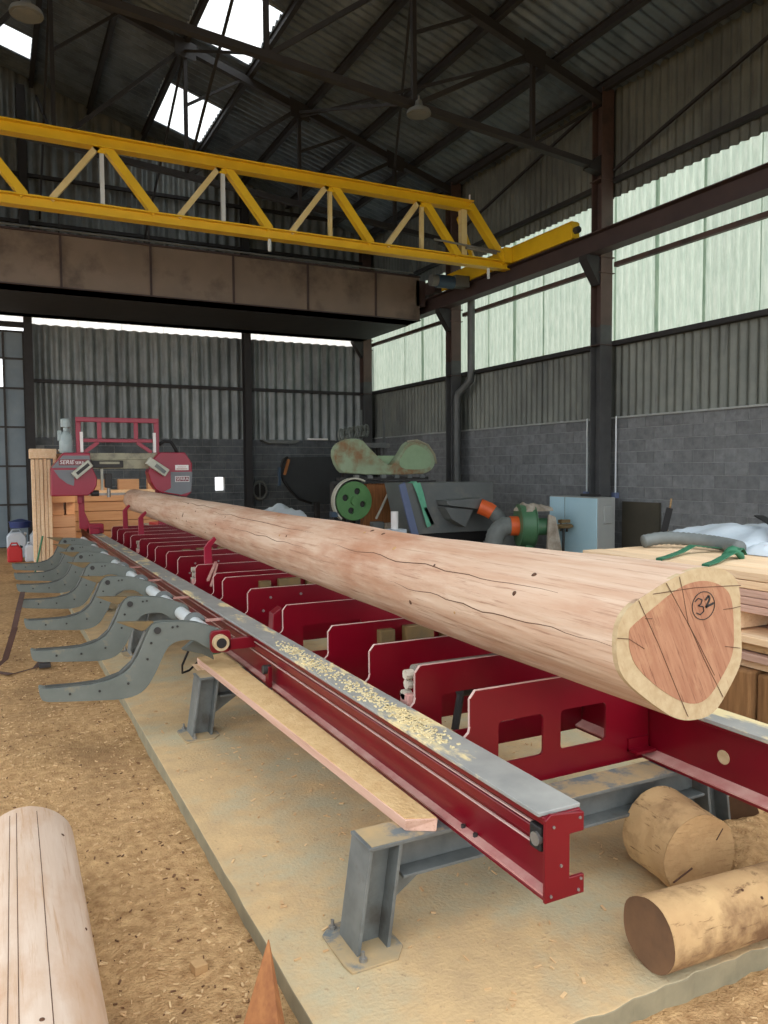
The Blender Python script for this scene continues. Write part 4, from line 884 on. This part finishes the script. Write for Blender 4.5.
# ================================================================== OLD BANDSAW AND EXTRACTION GEAR (right rear)
ob = thing('old_bandsaw', 'old pale green horizontal bandsaw with rusty twin wheel cover', 'bandsaw', (7, 14.1, FZ))
HC = [(5.962, 2.068), (6.061, 2.246), (6.296, 2.356), (6.574, 2.341), (6.693, 2.216), (6.975, 1.962), (7.18, 1.815), (7.263, 1.833), (7.431, 2.036), (7.602, 2.297), (7.815, 2.318), (8.074, 2.226), (8.226, 2.038), (8.27, 1.849), (8.159, 1.698), (7.941, 1.624), (6.211, 1.64), (6.056, 1.784)]
hc = rev(smooth_out(rev(HC), 1))
cv = MB().prism(rev(hc), 14.0, 14.22).build('wheel_cover', 'old_green', ob, bevel=.02)
MB().prism(smooth_out([(7.3, 1.75), (7.62, 2.22), (7.83, 2.25), (8.1, 2.1), (8.17, 1.88), (8.05, 1.72)], 2), 13.985, 14.0).build('cover_panel', 'pale_green', cv)
MB().tube([(7.6, 14.0, 2.3), (7.82, 14.0, 2.33), (8.08, 14.0, 2.235), (8.235, 14.0, 2.04), (8.28, 14.0, 1.85)], .025, 8).build('cover_rim', 'beam_beige', cv, smooth=True)
MB().box(6.1, 8.1, 14.02, 14.2, 1.52, 1.58).build('beam', 'dark_metal', ob); MB().box(5.95, 8.3, 14.05, 14.15, 1.46, 1.5).build('rail', 'dark_metal', ob)
for x in (6.4, 6.7, 7.0, 7.3, 7.6, 7.9): MB().box(x, x + .1, 13.98, 14.05, 1.56, 1.63).build('clamp', 'machine_grey', ob)
MB().box(6.85, 7.45, 14.25, 14.4, 1.85, 2.02).build('rear_bridge', 'pale_green', ob)
hl = [circle(6.35 + .2 * math.cos(R(a)), 1.12 + .2 * math.sin(R(a)), .065, 12) for a in (70, 160, 250, 340)]
wo = MB().plate_holes(circle(6.35, 1.12, .385, 32), hl, 13.9, 13.96).build('wheel', 'wheel_green', ob, bevel=.004, label='green flywheel with four round holes')
MB().cyl((6.35, 13.85, 1.12), (6.35, 14.1, 1.12), .085, n=16).build('hub', 'wheel_green', wo, smooth='auto')
rim = MB(); ro_, ri_ = .42, .385; k = 32; a0, a1 = 60, 230
for i in range(25):
    a = R(a0 + (a1 - a0) * i / 24)
    for rr2 in (.43, .46):
        for yy in (13.86, 13.99): rim.v.append((6.35 + rr2 * math.cos(a), yy, 1.12 + rr2 * math.sin(a)))
for i in range(24):
    b = i * 4
    for q in ((0, 1), (1, 3), (3, 2), (2, 0)): rim.f.append((b + q[0], b + q[1], b + 4 + q[1], b + 4 + q[0]))
rim.build('wheel_guard', 'guard_white', ob, label='white curved wheel guard')
MB().box(5.86, 5.98, 13.86, 14.0, .82, .92).build('guard_bracket', 'blue_steel', ob); MB().cyl((6.35, 13.97, 1.12), (6.35, 14.02, 1.12), .38, n=28).build('wheel_back', 'dark_metal', ob)
MB().prism([(6.6, .1), (7.4, .1), (7.4, 1.45), (6.75, 1.45)], 14.15, 14.3).build('frame_plate', 'splinter_wood', ob, label='rusty brown frame plate'); MB().bar((6.85, 13.95, .75), (7.15, 13.95, 1.3), .05, .03).build('lever', 'guard_white', ob)
for x in (6.0, 7.4): MB().box(x, x + .15, 14.1, 14.3, FZ, 1.46).build('leg', 'dark_metal', ob)
MB().box(5.8, 7.4, 13.9, 14.5, FZ, .55).build('base', 'dark_metal', ob, bevel=.01)
for i, (x, y, zz) in enumerate(((5.7, 13.75, .62), (5.95, 13.7, .58), (6.7, 13.75, .6), (6.95, 13.7, .57))): MB().box(x, x + .24, y, y + .2, .55, zz + .1).build('fitting', ('machine_grey', 'rag')[i % 2], ob, bevel=.02)
# radiator heap on the wall
hp = thing('rope_coils', 'heap of grey rope coils hanging at the top of the corner wall', 'rope', (8.6, 18.2, 2.4))
for k in range(7): MB().tube([(7.95 + .12 * k + .16 * math.cos(R(a)) * .35, 18.2, 2.62 + .02 * k + .14 * math.sin(R(a))) for a in range(0, 361, 30)], .035, 6).build('coil', 'arm_grey', hp, smooth=True)
MB().box(7.85, 9.3, 18.1, 18.4, 2.3, 2.42).build('shelf_beam', 'machine_grey', hp); MB().box(8.0, 8.08, 18.2, 18.3, FZ, 2.3).build('shelf_post', 'dark_metal', hp); MB().box(9.0, 9.08, 18.2, 18.3, FZ, 2.3).build('shelf_post', 'dark_metal', hp)
for i, x in enumerate((8.72, 9.4)): tag(MB().box(x - .03, x + .03, 18.6, 18.65, FZ, 3.3 + .05 * i).build('wooden_pole', 'machine_grey'), ['grey pole upright behind the rope coils', 'grey pole upright nearest the translucent windows'][i], 'pole', 'poles in the corner')
# dark disc plate
dk = thing('curved_plate', 'large dark curved steel plate leaning in front of the gable wall', 'steel plate', (7.2, 18.5, FZ))
DP = [(6.42, 1.74), (6.5, 1.98), (6.62, 2.05), (9.0, 2.1), (9.0, .5), (7.8, .88), (7.21, .9), (6.9, 1.02), (6.68, 1.23), (6.5, 1.5)]
MB().prism(rev(DP), 18.5, 18.54).build('plate', 'rust_arc', dk); MB().tube([(6.62, 18.48, 2.06), (6.5, 18.48, 1.98), (6.41, 18.48, 1.74), (6.5, 18.48, 1.48), (6.68, 18.48, 1.22), (6.9, 18.48, 1.0), (7.25, 18.48, .88)], .035, 8).build('rim', 'black', dk, smooth=True)
MB().box(6.36, 6.42, 18.42, 18.5, 1.35, 1.8).build('rim_bracket', 'blue_steel', dk); MB().bar((6.5, 18.4, 1.62), (6.62, 18.4, 2.0), .05, .06).build('handle', 'splinter_wood', dk); MB().box(7.4, 7.5, 18.54, 18.7, FZ, 1.8).build('stay', 'dark_metal', dk); MB().box(8.4, 8.5, 18.54, 18.7, FZ, 1.8).build('stay', 'dark_metal', dk)
# ring of hose on the gable wall
hr = thing('hose_ring', 'round grey hose coil hanging on the dark gable wall', 'hose', (6.53, 20.45, 1.15)); MB().tube([(6.53 + .19 * math.cos(R(a)), 20.5, 1.19 + .25 * math.sin(R(a))) for a in range(0, 361, 15)], .035, 8).build('coil', 'machine_grey', hr, smooth=True); MB().prism(circle(6.53, 1.19, .17, 20), 20.52, 20.55).build('opening', 'black', hr); MB().bar((6.53, 20.5, .95), (6.53, 20.5, 1.42), .03, .03).build('spoke', 'machine_grey', hr)
sf = thing('wall_shelf', 'flat grey sheet lying on the block ledge of the gable wall', 'sheet', (6.9, 20.4, 2.56)); MB().prism([(6.55, 2.55), (7.65, 2.55), (7.5, 2.46), (6.75, 2.46)], 20.3, 20.58).build('shelf', 'machine_grey', sf, bevel=.006)
board('pale_board', 'short pale board lying on the ledge under the gable cladding', 'board', 7.95, 8.55, 20.48, 20.58, 2.57, 2.62, 'white')
def heap(name, label, cat, x0, x1, y0, y1, z0, h, m, seed, n=22, parent=None, part=None):
    s = MB()
    for j in range(n + 1):
        for i in range(n + 1):
            u, v = i / n, j / n; e = min(1, 4.2 * min(u, 1 - u, v, 1 - v)); e = e ** .6
            zz = z0 + h * e * (.72 + .5 * noise.fractal(Vector((u * 2.5 + seed, v * 2.5, seed)), 1, 2, 4)); s.v.append((x0 + (x1 - x0) * u, y0 + (y1 - y0) * v, zz))
    for j in range(n):
        for i in range(n): a = j * (n + 1) + i; s.f.append((a, a + 1, a + n + 2, a + n + 1))
    s.f.append(tuple([i for i in range(n + 1)][::-1] + [j * (n + 1) for j in range(1, n)] + [n * (n + 1) + i for i in range(n + 1)] + [j * (n + 1) + n for j in range(n - 1, 0, -1)]))
    if parent: return s.build(part, m, parent, smooth='auto')
    o = s.build(name, m, smooth='auto'); return tag(o, label, cat)
cb = thing('tarp_crate', 'crate under a white plastic tarp behind the log', 'crate', (5.4, 15.8, FZ)); MB().box(4.9, 5.9, 15.5, 16.2, FZ, .72).build('crate', 'bark_slab', cb); heap('', '', '', 4.82, 5.98, 15.4, 16.3, .66, .34, 'tarp', 3, parent=cb, part='tarp_sheet')
# grey extraction hopper box
gh = thing('grey_hopper', 'large grey steel hopper box with a blue end flange', 'hopper', (7.9, 13, FZ))
MB().quadbox([(7.1, 12.9, .5), (8.95, 12.9, .5), (8.95, 13.6, .5), (7.1, 13.6, .5), (6.86, 12.9, 1.48), (8.95, 12.9, 1.48), (8.95, 13.6, 1.48), (6.86, 13.6, 1.48)]).build('box', 'machine_grey', gh, bevel=.008)
MB().quadbox([(7.06, 12.85, .48), (7.22, 12.85, .48), (7.22, 12.9, .48), (7.06, 12.9, .48), (6.8, 12.85, 1.44), (6.92, 12.85, 1.5), (6.92, 12.9, 1.5), (6.8, 12.9, 1.44)]).build('end_flange', 'machine_blue', gh, bevel=.006)
MB().prism([(7.62, 1.14), (8.44, 1.18), (8.55, 1.08), (8.3, .97), (7.66, 1.05)], 12.5, 12.9).build('outlet_funnel', 'machine_grey', gh, bevel=.008); MB().prism([(7.64, 1.02), (8.28, .95), (8.1, .62), (7.8, .78)], 12.6, 12.9).build('funnel_skirt', 'machine_grey', gh)
MB().box(7.2, 8.95, 12.95, 13.5, .3, .5).build('underframe', 'black', gh)
for x in (7.3, 8.7): MB().box(x, x + .08, 13.0, 13.4, FZ, .3).build('leg', 'dark_metal', gh)
s2 = thing('lifting_sling', 'pale green lifting sling draped over the grey hopper', 'sling', (7.2, 12.86, 1.5)); MB().ribbon([(7.1, 13.0, 1.49), (7.12, 12.84, 1.49), (7.2, 12.82, 1.3), (7.31, 12.82, 1.0), (7.42, 12.82, .64)], (.09, 0, .03), .006).ribbon([(7.2, 12.83, 1.48), (7.26, 12.815, 1.3), (7.34, 12.815, 1.0), (7.5, 12.815, .68)], (.06, 0, .02), .006).build('webbing', 'strap_pale', s2)
wc = thing('white_pedestal', 'small white box with an upright pale canister on it', 'pedestal', (6.85, 13.1, FZ)); MB().box(6.58, 6.9, 12.75, 13.05, FZ, .62).build('box', 'white_plastic', wc, bevel=.01); MB().cyl((6.72, 12.9, .62), (6.72, 12.9, .95), .07, n=16).build('canister', 'white', wc, smooth='auto')
h1 = thing('suction_hose', 'ribbed grey suction hose with an orange cuff on the hopper outlet', 'hose', (8.7, 12.4, FZ))
def ribbed(path, r, n=14, step=.03):
    P = [Vector(p) for p in path]; out = []
    for i in range(len(P) - 1):
        p0, p1, p2, p3 = P[max(i - 1, 0)], P[i], P[i + 1], P[min(i + 2, len(P) - 1)]; k = max(2, int((p2 - p1).length / step))
        for j in range(k):
            t = j / k; out.append(.5 * ((2 * p1) + (-p0 + p2) * t + (2 * p0 - 5 * p1 + 4 * p2 - p3) * t * t + (-p0 + 3 * p1 - 3 * p2 + p3) * t ** 3))
    out.append(P[-1]); return MB().tube(out, [r * (1 + .09 * (i % 2)) for i in range(len(out))], n)
ribbed([(8.45, 12.45, .98), (8.62, 12.3, .84), (8.76, 12.2, .5), (8.85, 12.15, .1), (8.9, 12.1, FZ + .13)], .13).build('hose', 'hose_grey', h1, smooth=True); MB().tube([(8.36, 12.5, 1.02), (8.5, 12.4, .95), (8.56, 12.35, .9)], .15, 18).build('cuff', 'orange_cuff', h1, smooth='auto')
# green extraction fan
gf = thing('extraction_fan', 'green dust extraction fan draped with rags beside the cabinet', 'fan', (8.3, 11, FZ))
AX = Vector((.92, -.38, 0)).normalized(); FC = Vector((8.3, 10.98, .75)); FP = lambda t, z=.75: tuple(Vector((FC.x, FC.y, z)) + AX * t)
fo = MB().cyl(FP(-.12), FP(.12), .36, n=36).build('fan_drum', 'fan_green', gf, smooth='auto', bevel=.012)
MB().cyl(FP(-.135), FP(-.12), .375, n=36).cyl(FP(.12), FP(.135), .375, n=36).build('drum_flange', 'fan_green', fo, smooth='auto')
MB().cyl(FP(.13, .72), FP(.45, .72), .15, n=20).build('motor', 'fan_green', gf, smooth='auto'); MB().cyl(FP(.45, .72), FP(.5, .72), .12, n=20).build('motor_cap', 'dark_metal', gf, smooth='auto')
MB().cyl(FP(-.28, .74), FP(-.13, .74), .17, n=20).build('cuff', 'orange_cuff', gf, smooth='auto', label='orange hose cuff')
MB().box(8.05, 8.75, 10.7, 11.3, FZ, .3).build('stand', 'dark_metal', gf, bevel=.01); MB().box(8.22, 8.4, 10.85, 11.1, .3, .5).build('foot', 'fan_green', gf)
heap('', '', '', 8.15, 8.72, 10.72, 11.15, 1.0, .16, 'rag', 7, parent=gf, part='rag'); MB().quadbox([(8.5, 10.6, .25), (8.85, 10.62, .22), (8.85, 10.7, .22), (8.5, 10.68, .25), (8.55, 10.64, .95), (8.7, 10.64, .9), (8.7, 10.7, .9), (8.55, 10.7, .95)]).build('hanging_rag', 'rag', gf, bevel=.02)
ribbed([FP(-.27, .74), FP(-.4, .72), FP(-.52, .6), FP(-.58, .35), FP(-.66, .1), FP(-.8, FZ + .16)], .155).build('inlet_hose', 'hose_grey', gf, smooth=True, label='ribbed grey inlet hose')
pg = thing('tool_bracket', 'small brown tool bracket on a thin post beside the green fan', 'bracket', (9.0, 10.8, FZ)); MB().cyl((8.95, 10.75, FZ), (8.95, 10.75, .75), .02, n=8).build('post', 'dark_metal', pg); MB().box(8.75, 9.1, 10.7, 10.8, .68, .76).box(8.85, 9.05, 10.68, 10.78, .78, .84).cyl((8.8, 10.66, .72), (9.08, 10.66, .72), .025, n=8).build('head', 'brown_steel', pg, bevel=.006)
# pale blue cabinet
bc = thing('electrical_cabinet', 'pale blue electrical cabinet against the block wall', 'cabinet', (9.4, 10.75, FZ))
MB().box(9.21, 9.6, 10.17, 11.44, FZ, 1.235).build('body', 'cabinet_side', bc, bevel=.008)
for y0, y1 in ((10.18, 11.0), (11.03, 11.43)):
    d = MB().box(9.19, 9.21, y0, y1, .0, 1.22).build('door', 'cabinet_blue', bc, bevel=.005); MB().box(9.17, 9.19, y1 - .08 if y0 < 10.5 else y0 + .05, y1 - .05 if y0 < 10.5 else y0 + .08, .6, .75).build('handle', 'dark_metal', d)
MB().box(9.33, 9.5, 10.14, 10.17, .78, 1.08).build('switch_box', 'cabinet_side', bc, bevel=.01); MB().box(9.45, 9.58, 10.5, 10.9, 1.235, 1.28).build('cable_gland', 'dark_metal', bc, bevel=.01)
tag(MB().box(9.93, 9.98, 9.5, 10.35, FZ, 1.15).build('plywood_sheet', 'plywood'), 'dark brown board leaning on the block wall beside the cabinet', 'board')
br_ = thing('broom', 'dark brush standing against the block wall behind the bags', 'broom', (9.55, 9.0, FZ)); MB().cyl((9.5, 9.05, FZ), (9.6, 8.93, 1.25), .015, n=8).build('handle', 'old_log', br_); MB().bar((9.52, 9.02, .65), (9.59, 8.95, 1.1), .05, .1).build('bristles', 'black', br_)

# ================================================================== TIMBER STACK ON THE RIGHT
ORD = ['first', 'second', 'third', 'fourth', 'fifth', 'sixth', 'seventh', 'eighth']
def bd(label, x0, x1, y0, y1, z0, z1, m, grp): return board('sawn_board', label, 'board', x0, x1, y0, y1, z0, z1, m, grp)
zb = .835; lay = [(.05, 'pink_board'), (.05, 'pink_board'), (.05, 'pink_board'), (.055, 'pine_board'), (.055, 'pine_board')]
for j, (h, m) in enumerate(lay):
    for i in range(6):
        x0 = 4.2 + .205 * i + random.uniform(-.006, .006) * (j < 4); e = random.uniform(-.05, .05)
        lab = '%s sawn board, %s layer of the strapped stack, %s from the sawmill' % ('pinkish' if m == 'pink_board' else 'pale', ['bottom', 'fourth', 'middle', 'second', 'top'][j], ORD[i])
        bd(lab, x0, x0 + .2, .9 + e, 4.8 + e * .6, zb, zb + h - .004, m, 'boards of the strapped stack, ' + ('top layer' if j == 4 else ('lower layers' if m == 'pink_board' else 'second layer')))
    zb += h
for k, y in enumerate((1.3, 2.5, 3.35, 4.3)): board('bearer', 'squared bearer under the strapped stack, %s from the end facing the cabinet' % ORD[3 - k], 'bearer', 4.18, 5.45, y, y + .12, .72, .833, 'pine_board', 'bearers under the stack')
zz = .5
for j in range(4):
    for i in range(3):
        x0 = 4.17 + .36 * i - .05 * (j % 2); bd('rough waney board under the bearers, %s layer up, %s from the sawmill' % (ORD[j], ORD[i]), x0, x0 + .32, 1.0 + .2 * ((j * 3 + i) % 3), 3.6 + .15 * ((i + j) % 4), zz, zz + .045, ['pine_board', 'pink_board', 'old_log'][(i + j) % 3], 'waney boards under the stack')
    zz += .054
for i in range(8):
    y0 = 1.2 + .33 * i
    board('slab_block', 'rough dark slab block under the stack, %s from the end facing the cabinet' % ORD[7 - i], 'wood block', 4.1 + .02 * (i % 3), 5.3, y0, y0 + .31, FZ, .495 - .012 * (i % 2), 'bark_slab', 'slab blocks under the stack', bev=.015)
for (ya, lb) in ((4.0, 'dark green strap lying over the far part of the board stack'), (3.62, 'knotted dark green strap across the board stack near the log')):
    t = thing('stack_strap', lb, 'strap', (4.6, ya, 1.096))
    P = [(4.19, ya, .95), (4.19, ya, 1.1), (4.3, ya + .03, 1.105), (4.55, ya + .14, 1.115), (4.75, ya + .2, 1.15), (5.0, ya + .16, 1.12), (5.25, ya + .2, 1.104)] if ya > 3.8 else [(4.19, ya - .02, .97), (4.19, ya - .02, 1.1), (4.35, ya + .04, 1.105), (4.6, ya + .14, 1.13), (4.8, ya + .2, 1.16), (4.86, ya + .22, 1.11)]
    MB().ribbon(P, (.01, .07, 0), .006).build('webbing', 'strap_green', t)
    if ya < 3.8: MB().tube([(4.72 + .07 * math.cos(R(a)), ya + .2 + .05 * math.sin(R(a)), 1.13 + .03 * math.sin(R(2 * a))) for a in range(0, 361, 24)], .022, 8).build('knot', 'strap_green', t, smooth=True)
fh = thing('flexible_duct', 'ribbed grey flexible duct lying on the board stack', 'duct', (5.0, 4.4, 1.1)); ribbed([(4.72, 4.68, 1.145), (4.86, 4.62, 1.17), (4.98, 4.5, 1.17), (5.04, 4.3, 1.16), (5.02, 4.1, 1.15), (4.95, 3.95, 1.145)], .05, 16, .02).build('hose', 'hose_grey', fh, smooth=True)
tb = thing('wrapped_pallet', 'pallet wrapped in white plastic with a black strap beyond the stack', 'pallet', (7, 5.6, FZ)); MB().box(6.6, 8.6, 5.2, 6.4, FZ, 1.0).build('pallet_load', 'tarp', tb, bevel=.05); heap('', '', '', 6.55, 8.65, 5.15, 6.45, .93, .2, 'tarp', 11, parent=tb, part='plastic_sheet')
MB().ribbon([(6.9, 5.13, .75), (7.0, 5.13, 1.07), (7.2, 5.35, 1.15), (7.7, 5.9, 1.19)], (.09, -.05, 0), .012).build('black_strap', 'black', tb)
rb = thing('printed_bag', 'clear bag with red print lying at the edge of the stack', 'bag', (5.3, 3.9, 1.1)); heap('', '', '', 5.0, 5.42, 3.55, 4.05, 1.097, .1, 'tarp', 17, parent=rb, part='bag'); heap('', '', '', 5.03, 5.38, 3.58, 3.85, 1.12, .085, 'red_print', 19, parent=rb, part='red_print')

# ================================================================== SAWDUST AND CHIPS
tag(heap('sawdust_pile', 'heap of tan sawdust beside the log chunk and stand leg', 'sawdust', 2.72, 3.5, 2.0, 2.6, -.01, .12, 'sawdust', 5, n=40), kind='stuff')
rnd = random.Random(11)
def chips(name, label, n, m, fn, smin, smax):
    s = MB()
    for _ in range(n):
        x, y, z = fn(); a = rnd.uniform(0, math.pi); l = rnd.uniform(smin, smax); w_ = l * rnd.uniform(.15, .5); d = Vector((math.cos(a), math.sin(a), rnd.uniform(-.15, .3))) * l / 2; p = Vector((x, y, z + .004)); s.bar(p - d, p + d, w_, rnd.uniform(.002, .006))
    return tag(s.build(name, m), label, 'wood chips', kind='stuff')
def dirt():
    while True:
        x, y = rnd.uniform(-.6, .84), 1.9 + rnd.random() ** 1.5 * 8
        return x, y, floor_z(x, y)
chips('wood_chips', 'pale wood chips and shavings scattered over the dirt floor', 2600, 'chip_wood', dirt, .005, .024)
chips('bark_chips', 'dark bark crumbs scattered over the dirt floor', 900, 'chip_dark', dirt, .004, .022)
chips('slab_shavings', 'pale shavings scattered over the concrete slab', 500, 'chip_wood', lambda: (rnd.uniform(.9, 3.3), rnd.uniform(1.9, 6), 0), .006, .03)
def front(): x, y = rnd.uniform(1.2, 3.2), rnd.uniform(1.2, 1.78); return x, y, floor_z(x, y)
chips('front_shavings', 'pale shavings lying on the dirt in front of the slab', 300, 'chip_wood', front, .006, .03)
oc = thing('wood_offcut', 'small square wood offcut lying on the sawdust beside the slab', 'offcut', (.62, 2.75, FZ)); MB().quadbox([(.6, 2.73, FZ), (.65, 2.74, FZ), (.64, 2.79, FZ), (.59, 2.78, FZ), (.6, 2.73, FZ + .035), (.65, 2.74, FZ + .03), (.64, 2.79, FZ + .03), (.59, 2.78, FZ + .035)]).build('block', 'old_cut', oc, bevel=.003)
def railtop():
    t = rnd.random(); y = 2.2 + 3.2 * t; return 1.53 + abs(rnd.gauss(0, .04)), y, .676
def rt_chips():
    s = MB()
    for _ in range(700):
        c = rnd.choice((2.75, 3.0, 3.35, 3.9, 4.3)); y = rnd.gauss(c, .14); x = min(1.64, max(1.49, rnd.gauss(1.56, .03))); l = rnd.uniform(.006, .016); a = rnd.uniform(0, 3.14); d = Vector((math.cos(a), math.sin(a), 0)) * l / 2; p = Vector((x, y, .679)); s.bar(p - d, p + d, l * .6, .005)
    tag(s.build('rail_sawdust', 'pale_dust'), 'clumps of pale sawdust lying on the grey rail top', 'sawdust', kind='stuff')
rt_chips()
